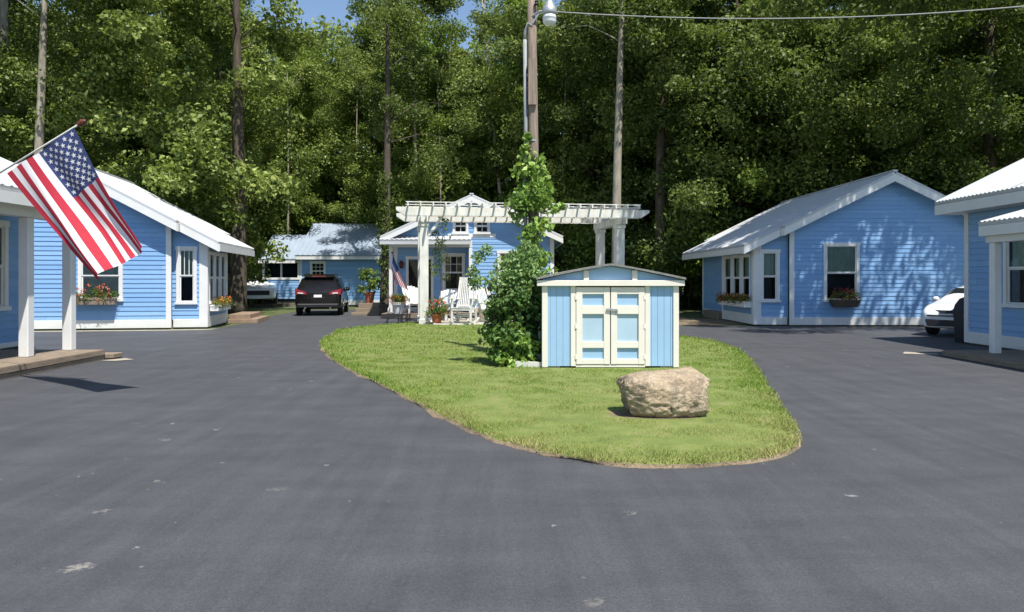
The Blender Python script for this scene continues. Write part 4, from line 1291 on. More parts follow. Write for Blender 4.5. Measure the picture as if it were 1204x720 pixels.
# ================================================================== utility pole, wire, climbing vine, shrub
PX, PY = .42, 14.75
root = empty('utility_pole', 'tall brown wooden pole with a yard lamp rising behind the shed', 'utility pole', (PX, PY, 0))
MB().tube([(0, 0, -.2), (0.01, 0, 2), (0.005, 0, 4), (-.02, 0, 6), (-.03, 0, 8.2)], [.115, .11, .1, .093, .088], 16, wob=.02).build('pole', M['polewood'], root, smooth=True)
MB().tube([(-.16, -.03, .1), (-.155, -.03, 3), (-.15, -.03, 4.6), (-.165, -.03, 6.3)], .038, 10).tube([(-.165, -.03, 6.2), (-.165, -.03, 6.45), (-.10, -.05, 6.62), (-.02, -.08, 6.55)], .03, 8).build('conduit', simple('conduit_grey', (.27, .28, .29), .6, .15, 5), root, smooth=True)
for z in (4.3, 5.6): MB().lathe((-.02, 0, z), [(.112, 0), (.112, .03)], 16).build('strap', M['steel'], root)
mt = MB(); mt.box(-.10, -.16, 5.0, .06, -.10, 5.9); mt.build('pole_strip', M['polewood'], root)  # raised strip on the near face of the pole, in pole wood
lm = MB(); lm.tube([(-.02, -.08, 6.75), (.12, -.14, 6.82), (.30, -.2, 6.80)], .022, 8); lm.bar((-.02, -.09, 6.6), (.12, -.14, 6.8), .015, .03)
lp = lm.build('lamp_arm', M['steel'], root, smooth=False)
MB().lathe((.31, -.2, 6.72), [(.13, 0), (.145, .05), (.14, .14), (.10, .18), (.085, .24), (.05, .28), (.045, .33), (.02, .35)], 20).build('lamp_head', M['steel'], lp, smooth=True)
MB().lathe((.31, -.2, 6.53), [(.07, 0), (.115, .02), (.135, .07), (.13, .12), (.14, .13), (.125, .188)], 20).build('lamp_globe', M['lens'], lp, smooth=True)
ins = MB(); ins.lathe((.06, -.12, 6.95), [(.02, 0), (.045, .02), (.03, .05), (.045, .07), (.02, .1)], 10); ins.bar((-.03, 0, 6.97), (.06, -.12, 6.97), .03, .03)
ins.build('insulator', M['blackplastic'], root)

wp = []
for i in range(33):
    x = .10 + 19.0 * i / 32
    wp.append((x, -.12 - .02 * i, 6.83 - .205 + .0092 * (x - 4.9) ** 2 ))
wr = MB().tube([(PX + a, PY + b - .02, c) for a, b, c in wp], .011, 6).build('overhead_wire', M['wire'], smooth=True)
tag(wr, 'grey overhead wire running right from the pole across the treetops', 'wire')

root = empty('climbing_vine', 'bright green vine climbing the wooden pole behind the shed', 'vine', (PX - .02, PY - .1, 0))
cen = []; rad = []
for i in range(78):
    t = random.random()
    z = 1.3 + 2.75 * t
    hwid = (.40 - .19 * t ** 1.6 + .06 * math.sin(t * 11)) * (1.0 if t < .9 else .6)
    a = random.uniform(0, 2 * PI); q = math.sqrt(random.random()) * hwid
    cen.append((q * math.cos(a) - .02, q * math.sin(a) * .8, z)); rad.append(random.uniform(.12, .21))
for (x, z) in ((.44, 2.95), (.55, 2.99), (-.15, 4.15), (-.10, 4.35), (.16, 3.9)): cen.append((x, -.1, z)); rad.append(.07)
plant_leaves('foliage', root, M['leafVine'], cen, np.array(rad), 48, .12, flat=1.0, up=.35, jit=1.0)
st = MB()
for q in range(7):
    pts = [(.13 * math.cos(q + z * 2.2), .13 * math.sin(q + z * 2.2), z * .5) for z in range(0, 9)]
    st.tube(pts, .012, 5)
st.tube([(-.1, 0, 3.6), (-.16, -.05, 4.0), (-.14, -.05, 4.5)], .006, 4).tube([(.2, -.05, 2.9), (.4, -.1, 3.0), (.62, -.1, 2.98)], .006, 4)
st.build('stems', M['bark'], root)

root = empty('leafy_shrub', 'dense leafy shrub with feathery top at the left side of the shed', 'shrub', (-.06, 13.55, 0))
cen = []; rad = []
for i in range(60):
    z = random.uniform(.12, 1.35)
    hwid = .33 + .12 * math.sin(z * 2.0)
    a = random.uniform(0, 2 * PI); q = hwid * math.sqrt(random.random())
    cen.append((q * math.cos(a) * 1.1 + .12, q * math.sin(a), z)); rad.append(.18)
plant_leaves('lower_foliage', root, M['leafBush'], cen, np.array(rad), 70, .115, flat=1.0, up=.5, jit=.8)
cen = []; rad = []
for i in range(62):
    z = random.uniform(1.15, 2.02); a = random.uniform(0, 2 * PI); q = (.52 - .40 * max(0, z - 1.55)) * math.sqrt(random.random())
    cen.append((q * math.cos(a) + .10, q * math.sin(a) * .8, z)); rad.append(random.uniform(.11, .19))
for (x, z) in ((-.66, 1.75), (-.62, 1.5), (-.55, 1.98), (-.4, 2.12), (.5, 2.1), (-.6, 1.62), (.3, 2.2)): cen.append((x, 0, z)); rad.append(.11)
plant_leaves('upper_foliage', root, M['leafBushTop'], cen, np.array(rad), 75, .075, flat=.9, up=.5, jit=.95)
cen = [(random.uniform(-.25, .45), -.35 + random.uniform(-.12, .1), random.uniform(.05, .75)) for _ in range(16)]
plant_leaves('front_foliage', root, M['leafVine'], cen, .15, 40, .12, flat=1.0, up=.4)
st = MB()
for q in range(14):
    a = 2 * PI * q / 14; st.tube([(.1 * math.cos(a), .1 * math.sin(a), 0), (.25 * math.cos(a), .22 * math.sin(a), .7), (.45 * math.cos(a + .3), .4 * math.sin(a + .3), 1.5)], [.02, .014, .008], 5)
st.build('stems', M['bark'], root)
o = MB().bar((.06, 13.12, .10), (.52, 13.02, .09), .05, .12).build('timber_edging', M['pergwhite'])
tag(o, 'short white timber edging board between the shrub and the shed corner', 'edging board')

# ================================================================== pergola
PR = R(8.5)
PO = (-3.03, 25.75)
root = empty('pergola', 'large white slatted pergola on tall posts behind the shrub and shed', 'pergola', (PO[0], PO[1], 0), PR)
LP, DP = 6.95, 2.6
for x in (0, LP):
    for y in (0, DP):
        p = MB()
        p.box(x - .15, y - .15, 0.0, x + .15, y + .15, 3.52)
        p.box(x - .18, y - .18, 0.0, x + .18, y + .18, .22); p.box(x - .18, y - .18, 3.40, x + .18, y + .18, 3.53)
        p.build('post', M['pergwhite'], root, bevel=.012)
for x in (0, LP):
    b = MB(); 
    for dx in (-.10, .10): b.bar((x + dx, -.55, 3.648), (x + dx, DP + .55, 3.648), .055, .23)
    b.build('side_beam', M['pergwhite'], root, bevel=.006)
def beam(y):
    b = MB(); z0, z1 = 3.765, 4.05; x0, x1 = -.95, LP + 1.05; e = .30
    k = len(b.v)
    prof = [(x0, z1), (x0, z1 - .09), (x0 + e, z0), (x1 - e, z0), (x1, z1 - .09), (x1, z1)]
    n = len(prof)
    b.v += [(x, y - .028, z) for x, z in prof] + [(x, y + .028, z) for x, z in prof]
    b.f.append(tuple(range(k, k + n))); b.f.append(tuple(range(k + 2 * n - 1, k + n - 1, -1)))
    for i in range(n): b.f.append((k + i, k + n + i, k + n + (i + 1) % n, k + (i + 1) % n))
    b.m += [0] * (n + 2)
    b.build('long_beam', M['pergwhite'], root, bevel=.005)
for y in (-.18, .18, DP - .18, DP + .18): beam(y)
ns = 20
for i in range(ns):
    x = -.55 + (LP + 1.1) * i / (ns - 1)
    MB().bar((x, -.62, 4.114), (x, DP + .62, 4.114), .045, .125).build('slat', M['pergwhite'], root)
for y in (-.5, .45, DP / 2 , DP - .45, DP + .5):
    MB().bar((-.62, y, 4.194), (LP + .62, y, 4.194), .05, .032).build('purlin', M['pergwhite'], root)
for x in (0, LP):
    for s in (-1, 1):
        MB().bar((x + s * .15, 0, 3.1), (x + s * .62, 0, 3.74), .06, .09).build('brace', M['pergwhite'], root) if x == 0 and s > 0 else None
# patio under it
c_, s_ = math.cos(PR), math.sin(PR)
L2W = lambda x, y: (PO[0] + x * c_ - y * s_, PO[1] + x * s_ + y * c_)
o = MB().face([(*L2W(.35, -.75), .085), (*L2W(LP - .3, -.6), .085), (*L2W(LP - .2, DP + .3), .085), (*L2W(.2, DP + .3), .085)]).build('patio', M['concrete']); o['kind'] = 'structure'
pe = MB()
for a, b in (((.35, -.75), (LP - .3, -.6)), ((LP - .3, -.6), (LP - .2, DP + .3)), ((.35, -.75), (.2, DP + .3))):
    A, B = L2W(*a), L2W(*b); pe.bar((*A, .045), (*B, .045), .10, .11)
o = pe.build('patio_kerb', M['pergwhite']); o['kind'] = 'structure'
root = empty('hanging_vine', 'thin green vine trailing down beside the front left pergola post', 'vine', (*L2W(.55, .3), 0), 0)
cen = [(random.uniform(-.25, .25), random.uniform(-.2, .2), z) for z in np.linspace(1.7, 3.7, 20)]
plant_leaves('foliage', root, M['leafB'], cen, .15, 22, .10, flat=1.3, up=.2)
MB().tube([(0, 0, .1), (.05, 0, 1.5), (-.05, 0, 3.0), (0, 0, 3.9)], .012, 5).build('stem', M['bark'], root)

# ================================================================== chairs and pots
def rocking_chair(label, loc, rz):
    root = empty('rocking_chair', label, 'chair', loc, rz)
    m = M['pergwhite']
    for s in (-1, 1):
        x = s * .27
        pts = [(x, -.52 + i * .13, .03 + .10 * ((i - 4) / 4.2) ** 2) for i in range(9)]
        k = MB()
        for a, b in zip(pts, pts[1:]): k.bar(a, b, .035, .05)
        k.build('rocker', m, root)
        MB().bar((x, -.26, .04), (x, -.24, .66), .05, .05).build('leg', m, root)
        MB().bar((x, .26, .04), (x, .20, .42), .045, .045).build('leg', m, root)
        MB().bar((x, .20, .38), (x * .92, .46, 1.22), .045, .05).build('back_post', m, root)
        MB().bar((x * 1.06, -.34, .67), (x * 1.04, .30, .64), .10, .03).build('armrest', m, root, bevel=.008)
    k = MB()
    for i in range(8): k.bar((-.27, -.27 + i * .065, .42 - i * .006), (.27, -.27 + i * .065, .42 - i * .006), .052, .022)
    k.bar((-.27, -.27, .385), (.27, -.27, .385), .03, .07)
    k.build('seat', m, root)
    k = MB()
    for i in range(9):
        x = -.21 + i * .0525; k.bar((x, .22, .44), (x * .96, .43, 1.13), .03, .014)
    k.bar((-.26, .235, .46), (.26, .235, .46), .03, .06); k.bar((-.27, .43, 1.15), (.27, .43, 1.15), .035, .14)
    k.build('backrest', m, root)
    MB().bar((-.27, -.2, .2), (.27, -.2, .2), .03, .03).bar((-.27, .23, .22), (.27, .23, .22), .03, .03).build('stretcher', m, root)
    return root
rc = rocking_chair('tall white rocking chair at the pergola edge beside the red flower pot', (-1.62, 25.35, .09), R(-14))
rc.scale = (1.22, 1.22, 1.28)
rc2 = rocking_chair('white rocking chair standing under the pergola near the shrub', (-.75, 26.4, .09), R(32))
rc2.scale = (1.1, 1.1, 1.0)
def adirondack(label, loc, rz):
    root = empty('garden_chair', label, 'chair', loc, rz)
    m = M['white']
    k = MB()
    for i in range(6): k.bar((-.26 + i * .104, .2, .32), (-.30 + i * .12, .62, 1.12 - .03 * abs(i - 2.5)), .095, .02)
    k.bar((-.28, .33, .55), (.28, .33, .55), .03, .07); k.build('backrest', m, root)
    k = MB()
    for i in range(6): k.bar((-.27, -.32 + i * .1, .40 - i * .02), (.27, -.32 + i * .1, .40 - i * .02), .09, .022)
    k.build('seat', m, root)
    for s in (-1, 1):
        MB().bar((s * .29, -.3, 0), (s * .29, -.3, .6), .09, .03).build('leg', m, root)
        MB().bar((s * .26, -.3, .35), (s * .26, .55, .05), .03, .12).build('leg', m, root)
        MB().bar((s * .34, -.38, .615), (s * .34, .42, .615), .14, .025).build('armrest', m, root)
    return root
adirondack('white garden chair on the centre cottage porch beside its dark door', (-4.05, 30.95, .19), R(25))
adirondack('white garden chair under the pergola behind its front left post', (-2.55, 27.4, .09), R(-20))
potted('flower_pot', 'terracotta pot of red and pink flowers at the foot of the pergola post', (*L2W(.42, -.42), .03), .20, .38, 'terra', 'leafPot', .42, .50, ['red', 'red', 'pink'], size=.07)
potted('flower_pot', 'white pot of red and orange flowers on the centre cottage porch under the small flag', (-4.62, 30.4, .19), .27, .46, 'white', 'leafPot', .34, .32, ['red', 'orange'], size=.06)
potted('potted_plant', 'tall green plant in a terracotta pot on steps beside the tree trunk', (-6.35, 33.4, .52), .24, .5, 'terra', 'leafC', .55, 1.15, None, size=.15, per=38)
stp = MB(); stp.box(-7.0, 32.5, 0, -5.6, 34.3, .12); stp.box(-6.9, 32.9, .12, -5.7, 34.3, .30); stp.box(-6.8, 33.1, .30, -5.8, 34.3, .52)
o = stp.build('wooden_steps', M['wood'], bevel=.01); tag(o, 'low wooden steps carrying the terracotta pot plant', 'steps')
o = MB().box(-5.72, 32.2, 0, -4.95, 33.2, .42).box(-5.76, 32.16, .42, -4.91, 33.24, .48).build('storage_box', M['wooddark'], bevel=.01)
tag(o, 'dark storage box at the left end of the centre cottage deck', 'box')
o = MB().lathe((-4.98, 30.3, .19), [(.05, 0), (.06, .02), (.055, .2), (.03, .24), (.03, .27)], 12).build('white_jug', M['white'], smooth=True); tag(o, 'small white jug at the front left corner of the porch deck', 'jug')
LS = lambda x, y, z: at_local(LA, RZA, x, y, z)
stp = MB()
for (x0, y0, x1, y1, z0, z1) in ((1.12, 2.9, 2.15, 5.4, 0, .16), (1.12, 3.1, 1.85, 5.4, .16, .32)):
    stp.hexa([LS(x0, y0, z0), LS(x1, y0, z0), LS(x1, y1, z0), LS(x0, y1, z0), LS(x0, y0, z1), LS(x1, y0, z1), LS(x1, y1, z1), LS(x0, y1, z1)])
o = stp.build('wooden_steps', simple('cedar_boards', (.26, .185, .13), .85, .25, 4, bmp=.3), bevel=.01); tag(o, 'reddish wooden steps just past the flower planter of the cottage behind the flag', 'steps')
stp = MB(); stp.box(8.05, 29.2, 0, 8.44, 31.6, .3)
o = stp.build('wooden_steps', M['wood'], bevel=.01); tag(o, 'low timber step against the side of the tree shaded cottage', 'steps')
for (pts, nm) in (([(-8.0, 14.55), (-7.7, 14.5), (-7.45, 14.75), (-7.75, 15.0)], 'pale_ground_patch'), ([(8.3, 15.9), (8.9, 15.65), (9.05, 15.9), (8.55, 16.3)], 'pale_ground_patch')):  # pale patches on the ground beside the two porch decks
    sheet(nm, pts, .012, 'concrete')
# stacked stones edging the far patio
for i in range(9):
    bm = bmesh.new(); bmesh.ops.create_icosphere(bm, subdivisions=3, radius=1)
    sd_ = Vector((i * 3.1, 2, 5))
    for v in bm.verts:
        c = v.co; c *= 1 + .25 * noise.noise(c * 1.2 + sd_); v.co = (c.x * random.uniform(.29, .31), c.y * .2, max(-.12, c.z * .17))
    me = bpy.data.meshes.new('edging_stone'); bm.to_mesh(me); bm.free(); me.materials.append(M['rock'])
    o = bpy.data.objects.new('edging_stone', me); COL.objects.link(o)
    o.location = (-1.1 + (i % 5) * .46 + random.uniform(-.05, .05), 28.6 + random.uniform(-.1, .1), .14 + .24 * (i // 5)); o.rotation_euler = (0, 0, random.uniform(-.4, .4))
    tag(o, 'grey brown edging stone piled behind the rocking chair under the pergola', 'stone', 'edging stones under the pergola')

# ================================================================== vehicles (length along +y is forward)
def car_body(st, paint, root, name='body'):
    "stations: y, z bottom, half width, z belt, half width at roof, z top"
    mb = MB(); rows = []
    for (y, zb, wd, zl, wr, zt) in st:
        prof = [(0, zb), (wd * .86, zb), (wd * .985, zb + .07), (wd, zb + (zl - zb) * .45), (wd * .985, zl - .06), (wd * .95, zl), ((wd * .95 + wr) / 2 + .02, (zl + zt) / 2), (wr, zt - .05 if zt - zl > .15 else zt - .012), (wr * .82, zt), (0, zt + .012)]
        ids = []
        for s in (1, -1):
            for (x, z) in (prof if s > 0 else prof[-2:0:-1]):
                ids.append(len(mb.v)); mb.v.append((s * x, y, z))
        rows.append(ids)
    k = len(rows[0])
    for a, b in zip(rows, rows[1:]):
        for i in range(k): mb.f.append((a[i], a[(i + 1) % k], b[(i + 1) % k], b[i])); mb.m.append(0)
    h = k // 2
    for ids, flip in ((rows[0], True), (rows[-1], False)):
        for i in range(h):
            q = (ids[i], ids[i + 1], ids[(k - 1 - i) % k], ids[(k - i) % k])
            q = tuple(dict.fromkeys(q))
            mb.f.append(q[::-1] if flip else q); mb.m.append(0)
    o = mb.build(name, paint, root, smooth=True, subsurf=2)
    return o
def wheel(root, x, y, r, wd=.22):
    o = MB().lathe((x - wd / 2 if x > 0 else x + wd / 2, y, r), [(r * .62, 0), (r * .93, .0), (r, .03), (r, wd - .03), (r * .93, wd), (r * .62, wd)], 28, axis=(1 if x > 0 else -1, 0, 0)).build('wheel', M['tyre'], root, smooth=False)
    q = MB(); ax = (1 if x > 0 else -1, 0, 0); xo = x + (wd / 2 - .02) * ax[0]
    q.lathe((xo - .01 * ax[0], y, r), [(r * .12, 0), (r * .12, .03)], 10, axis=ax)
    q.lathe((xo - .06 * ax[0], y, r), [(r * .62, 0), (r * .64, .08)], 24, axis=ax, m=1)
    for i in range(5):
        a = 2 * PI * i / 5; q.bar((xo + .005 * ax[0], y, r), (xo + .005 * ax[0], y + math.cos(a) * r * .6, r + math.sin(a) * r * .6), .03, .06, up=(1, 0, 0))
    q.build('rim', [M['rim'], M['dark']], o)
    return o
def strip(name, pts_top, pts_bot, mat, root, smooth=False):
    mb = MB()
    for a, b, c, d in zip(pts_bot, pts_bot[1:], pts_top[1:], pts_top): mb.face([a, b, c, d])
    return mb.build(name, M[mat], root, smooth=smooth)

# dark sport utility, seen from behind
root = empty('parked_suv', 'black sport utility vehicle parked with its tail to the camera', 'car', (-8.33, 32.1, 0), R(8.5))
root.scale = (1.05, 1.05, 1.05)
ST = [(0.0, .40, .84, .90, .80, .93), (.10, .30, .925, 1.03, .80, 1.08), (.30, .27, .94, 1.08, .74, 1.30), (.62, .26, .945, 1.10, .66, 1.63), (1.3, .24, .945, 1.09, .665, 1.70),
      (2.4, .24, .945, 1.06, .66, 1.68), (3.0, .25, .945, 1.04, .64, 1.52), (3.6, .26, .94, 1.03, .76, 1.10), (4.3, .28, .92, .96, .76, 1.0), (4.72, .34, .80, .78, .66, .82), (4.80, .42, .62, .62, .55, .66)]
body = car_body(ST, M['carblack'], root)
strip('rear_window', [(x, .60 + .05 * (x / .6) ** 2, 1.585) for x in (-.58, -.3, 0, .3, .58)], [(x, .125 + .10 * (x / .68) ** 2, 1.12) for x in (-.70, -.35, 0, .35, .70)], 'carglass', root)
for s in (-1, 1):
    strip('side_window', [(s * .735, .75, 1.52), (s * .70, 1.6, 1.60), (s * .70, 2.6, 1.585), (s * .74, 3.02, 1.42)], [(s * .915, .80, 1.12), (s * .915, 1.6, 1.12), (s * .915, 2.6, 1.10), (s * .89, 3.45, 1.08)], 'carglass', root)
    k = MB(); k.hexa([(s * .44, -.03, .87), (s * .91, .04, .87), (s * .965, .36, .90), (s * .44, .06, .89), (s * .50, .02, .99), (s * .92, .10, 1.12), (s * .955, .44, 1.14), (s * .50, .12, 1.0)])
    tl = k.build('tail_lamp', M['taillight'], root, bevel=.015)
    MB().bar((s * .58, -.012, .93), (s * .80, .02, .95), .02, .045).build('reversing_lens', M['lens'], tl)
    mr = MB(); mr.lathe((s * 1.0, 3.05, 1.08), [(.05, -.09), (.10, -.05), (.105, .03), (.06, .08)], 12, axis=(1, 0, 0)); mr.build('wing_mirror', M['carblack'], root, smooth=True)
    for y in (.98, 3.78): wheel(root, s * .845, y, .37)
sp = MB(); sp.hexa([(-.60, .42, 1.60), (.60, .42, 1.60), (.64, .75, 1.66), (-.64, .75, 1.66), (-.60, .42, 1.65), (.60, .42, 1.65), (.64, .75, 1.72), (-.64, .75, 1.72)]); so_ = sp.build('spoiler', M['carblack'], root, bevel=.015)
MB().box(-.28, .405, 1.61, .28, .425, 1.645).build('brake_lamp', M['taillight'], so_)
pl = MB(); pl.hexa([(-.26, .0, .74), (.26, .0, .74), (.26, .07, .74), (-.26, .07, .74), (-.26, .035, .90), (.26, .035, .90), (.26, .09, .90), (-.26, .09, .90)]); pl.build('plate_recess', M['blackplastic'], root)
MB().hexa([(-.155, -.022, .77), (.155, -.022, .77), (.155, .01, .77), (-.155, .01, .77), (-.155, .005, .87), (.155, .005, .87), (.155, .03, .87), (-.155, .03, .87)]).build('number_plate', M['plate'], root)
MB().bar((-.33, .045, .965), (.33, .045, .965), .02, .025).build('chrome_strip', M['steel'], root)
b_ = MB(); b_.hexa([(-.80, -.03, .34), (.80, -.03, .34), (.86, .2, .34), (-.86, .2, .34), (-.82, -.045, .50), (.82, -.045, .50), (.9, .2, .52), (-.9, .2, .52)]); b_.build('bumper_cladding', M['blackplastic'], root, bevel=.03)
ex = MB(); 
for x in (-.5, .5): ex.lathe((x, .02, .33), [(.035, -.06), (.035, .06)], 10, axis=(0, 1, 0))
ex.build('exhaust', M['rim'], root)
MB().tube([(0, .62, 1.66), (0, .52, 1.72)], .01, 6).build('aerial', M['blackplastic'], root)
for s in (-1, 1): MB().tube([(s * .58, .95, 1.70), (s * .60, 1.2, 1.745), (s * .60, 2.3, 1.73), (s * .58, 2.6, 1.67)], .016, 6).build('roof_rail', M['blackplastic'], root)

# white saloon, nose to the camera
root = empty('parked_saloon', 'white car with black headlamp band, nose poking out behind the shaded right cottage', 'car', (15.45, 23.40, 0), R(131))
ST = [(0.0, .42, .80, .88, .72, .92), (.10, .30, .87, .96, .72, 1.0), (.8, .24, .90, .98, .66, 1.10), (1.4, .22, .90, .95, .58, 1.40), (2.2, .22, .90, .93, .58, 1.44), (2.7, .22, .90, .92, .60, 1.36),
      (3.45, .22, .90, .90, .72, .98), (4.1, .22, .885, .84, .72, .90), (4.45, .22, .84, .72, .66, .80), (4.60, .24, .72, .60, .58, .66), (4.64, .30, .60, .52, .5, .56)]
car_body(ST, M['carwhite'], root)
strip('windscreen', [(x, 2.75 + .02 - .05 * abs(x), 1.335) for x in (-.52, 0, .52)], [(x, 3.42 - .08 * abs(x), 1.01) for x in (-.68, 0, .68)], 'carglass', root)
for s in (-1, 1):
    strip('side_window', [(s * .64, 1.3, 1.30), (s * .615, 2.0, 1.35), (s * .64, 2.7, 1.27)], [(s * .87, 1.0, .98), (s * .87, 2.0, .97), (s * .85, 3.2, .96)], 'carglass', root)
    MB().hexa([(s * .30, 4.60, .64), (s * .78, 4.40, .66), (s * .86, 4.12, .68), (s * .30, 4.5, .66), (s * .30, 4.585, .73), (s * .78, 4.36, .775), (s * .87, 4.08, .79), (s * .30, 4.45, .74)]).build('headlamp', M['carglass'], root, bevel=.01)
    for y in (.85, 3.70): wheel(root, s * .80, y, .33)
    MB().lathe((s * .95, 3.05, 1.0), [(.04, -.09), (.08, -.05), (.085, .03), (.05, .08)], 12, axis=(1, 0, 0)).build('wing_mirror', M['carwhite'], root, smooth=True)
MB().hexa([(-.30, 4.63, .655), (.30, 4.63, .655), (.30, 4.5, .655), (-.30, 4.5, .655), (-.30, 4.605, .735), (.30, 4.605, .735), (.30, 4.5, .735), (-.30, 4.5, .735)]).build('grille', M['blackplastic'], root)
MB().hexa([(-.62, 4.665, .30), (.62, 4.665, .30), (.60, 4.4, .30), (-.60, 4.4, .30), (-.68, 4.65, .48), (.68, 4.65, .48), (.66, 4.4, .48), (-.66, 4.4, .48)]).build('air_intake', M['blackplastic'], root, bevel=.02)
MB().bar((-.62, 4.63, .585), (.62, 4.63, .585), .05, .035).build('grille_slot', M['blackplastic'], root)

# white pickup far off behind the tree
root = empty('parked_pickup', 'white pickup truck far off, half hidden by the trunk left of the black car', 'truck', (-15.5, 46.5, 0), R(196))
car_body([(0, .5, .92, 1.05, .86, 1.1), (.1, .42, .96, 1.12, .9, 1.16), (1.9, .42, .96, 1.12, .9, 1.16), (2.0, .42, .96, 1.15, .72, 1.75), (3.3, .42, .96, 1.13, .70, 1.78), (4.0, .42, .96, 1.1, .82, 1.2), (5.2, .45, .94, 1.0, .82, 1.08), (5.4, .5, .86, .9, .8, .95)], M['carwhite'], root)
strip('windscreen', [(x, 3.42, 1.70) for x in (-.62, 0, .62)], [(x, 3.98, 1.22) for x in (-.78, 0, .78)], 'carglass', root)
for s in (-1, 1):
    strip('side_window', [(s * .76, 2.15, 1.68), (s * .76, 3.3, 1.68)], [(s * .935, 2.1, 1.2), (s * .92, 3.8, 1.2)], 'carglass', root)
    for y in (1.0, 4.4): wheel(root, s * .87, y, .4)
MB().box(-.6, 5.38, .7, .6, 5.43, .95).build('grille', M['blackplastic'], root)

# covered barbecue by the corner of the right cottage
root = empty('barbecue_grill', 'black covered barbecue standing against the corner of the shaded right cottage', 'barbecue', (11.50, 18.85, 0))
k = MB()
pr_ = [(0.0, .30), (.05, .33), (.55, .34), (.78, .36), (.95, .30), (1.10, .20), (1.16, .06)]
for i, (z, r) in enumerate(pr_):
    for j in range(24):
        a = 2 * PI * j / 24; q = r * (1 + .05 * math.sin(6 * a + z * 3) + .03 * math.sin(11 * a))
        k.v.append((q * math.cos(a), .8 * q * math.sin(a), z))
for i in range(len(pr_) - 1):
    for j in range(24): k.f.append((i * 24 + j, i * 24 + (j + 1) % 24, (i + 1) * 24 + (j + 1) % 24, (i + 1) * 24 + j)); k.m.append(0)
k.f.append(tuple(range((len(pr_) - 1) * 24, len(pr_) * 24))); k.m.append(0)
k.build('cover', M['cover'], root, smooth=True)
MB().tube([(-.3, -.2, 0), (-.3, -.2, .1)], .03, 8).tube([(.3, -.2, 0), (.3, -.2, .1)], .03, 8).build('wheel_feet', M['blackplastic'], root)

# ================================================================== trees
def crown_mesh(name, mat, H, zb, Rr, ncl, per, size, seed, droop=.5, low=0):
    global RNG
    RNG = np.random.default_rng(seed)
    nb = ncl // 5
    t = RNG.uniform(0, 1, nb) ** .95
    env = Rr * (.30 + .70 * np.sin(PI * np.clip(t * .80 + .17, 0, 1))) * (1 + .22 * np.sin(t * 17 + seed))
    ang = RNG.uniform(0, 2 * PI, nb)
    env = env * (1 + .22 * np.sin(3 * ang + seed * 1.7) + .15 * np.sin(5 * ang + t * 9))
    q = RNG.uniform(0.05, 1, nb) ** .45 * env
    bough = np.stack([q * np.cos(ang), q * np.sin(ang), zb + (H - zb) * t - droop * q * .12], 1)
    own = RNG.integers(0, nb, ncl)
    off = RNG.normal(size=(ncl, 3)) * np.array([.85, .85, .58]) * (Rr / 4.6)
    off[:, 2] -= .22 * np.hypot(off[:, 0], off[:, 1])
    cen = bough[own] + off
    rad = RNG.uniform(.45, 1.05, ncl) * (Rr / 4.2) ** .5
    V, F = clumps(cen, rad, int(per * 1.15), size * .88, flat=droop + .2, up=.85, jit=.95)
    o = np_mesh(name, V, F, mat)
    return o, cen
def trunk_mesh(H, r, lean, limbs, mat, seed, n=12, zmin=1.2):
    rnd = random.Random(seed)
    mb = MB(); pts = []; rad = []
    for i in range(10):
        t = i / 9; z = H * .93 * t
        pts.append((lean[0] * t + .12 * math.sin(3.1 * t + seed), lean[1] * t + .10 * math.sin(2.3 * t + seed * 2), z - .1))
        rad.append(r * (1.35 if i == 0 else 1) * (1 - .80 * t ** 1.15))
    pts.insert(1, (pts[0][0], pts[0][1], .5)); rad.insert(1, r * 1.02)
    mb.tube(pts, rad, n, wob=.05)
    for c in limbs:
        c = Vector(c); q = math.hypot(c.x, c.y)
        z0 = max(zmin, min(H * .85, c.z - .30 * q - .4)); t = z0 / (H * .93)
        b = Vector((lean[0] * t + .12 * math.sin(3.1 * t + seed), lean[1] * t + .10 * math.sin(2.3 * t + seed * 2), z0))
        r0 = max(.022, r * (1 - .8 * t ** 1.15) * .24)
        mid = b.lerp(c, .5) + Vector((rnd.uniform(-.2, .2), rnd.uniform(-.2, .2), .12 * q))
        mb.tube([b, b.lerp(mid, .5) + Vector((0, 0, .03)), mid, c], [r0, r0 * .8, r0 * .55, .015], 6)
    return mb

CROWNS = {}
def proto_crown(key, *a, **k):
    o, cen = crown_mesh('crown', *a, **k)
    COL.objects.unlink(o)
    CROWNS[key] = (o.data, cen)
proto_crown('maple', M['leafA'], 19, 3.0, 5.0, 175, 230, .27, 21, droop=.42)
proto_crown('fresh', M['leafC'], 18, 2.4, 4.2, 150, 260, .20, 22, droop=.5)
proto_crown('fresh2', M['leafC'], 20, 4.0, 4.6, 160, 250, .20, 23, droop=.45)
proto_crown('dark', M['leafB'], 21, 2.2, 4.6, 170, 260, .21, 24, droop=.5)
proto_crown('dark2', M['leafB'], 20, 3.5, 5.0, 175, 260, .22, 25, droop=.5)
proto_crown('mid', M['leafA'], 20, 2.6, 4.3, 160, 250, .21, 26, droop=.5)
proto_crown('high', M['leafB'], 23, 10.5, 5.0, 115, 240, .22, 27, droop=.5)
proto_crown('highA', M['leafA'], 23, 8.5, 4.6, 115, 240, .22, 28, droop=.5)
proto_crown('oak', M['leafB'], 17, 11.2, 5.6, 230, 190, .26, 29, droop=.55)
proto_crown('under', M['leafC'], 5.2, .3, 2.3, 70, 150, .16, 30, droop=.6)
proto_crown('underd', M['leafB'], 5.6, .2, 2.5, 74, 150, .17, 31, droop=.6)
TR = {}
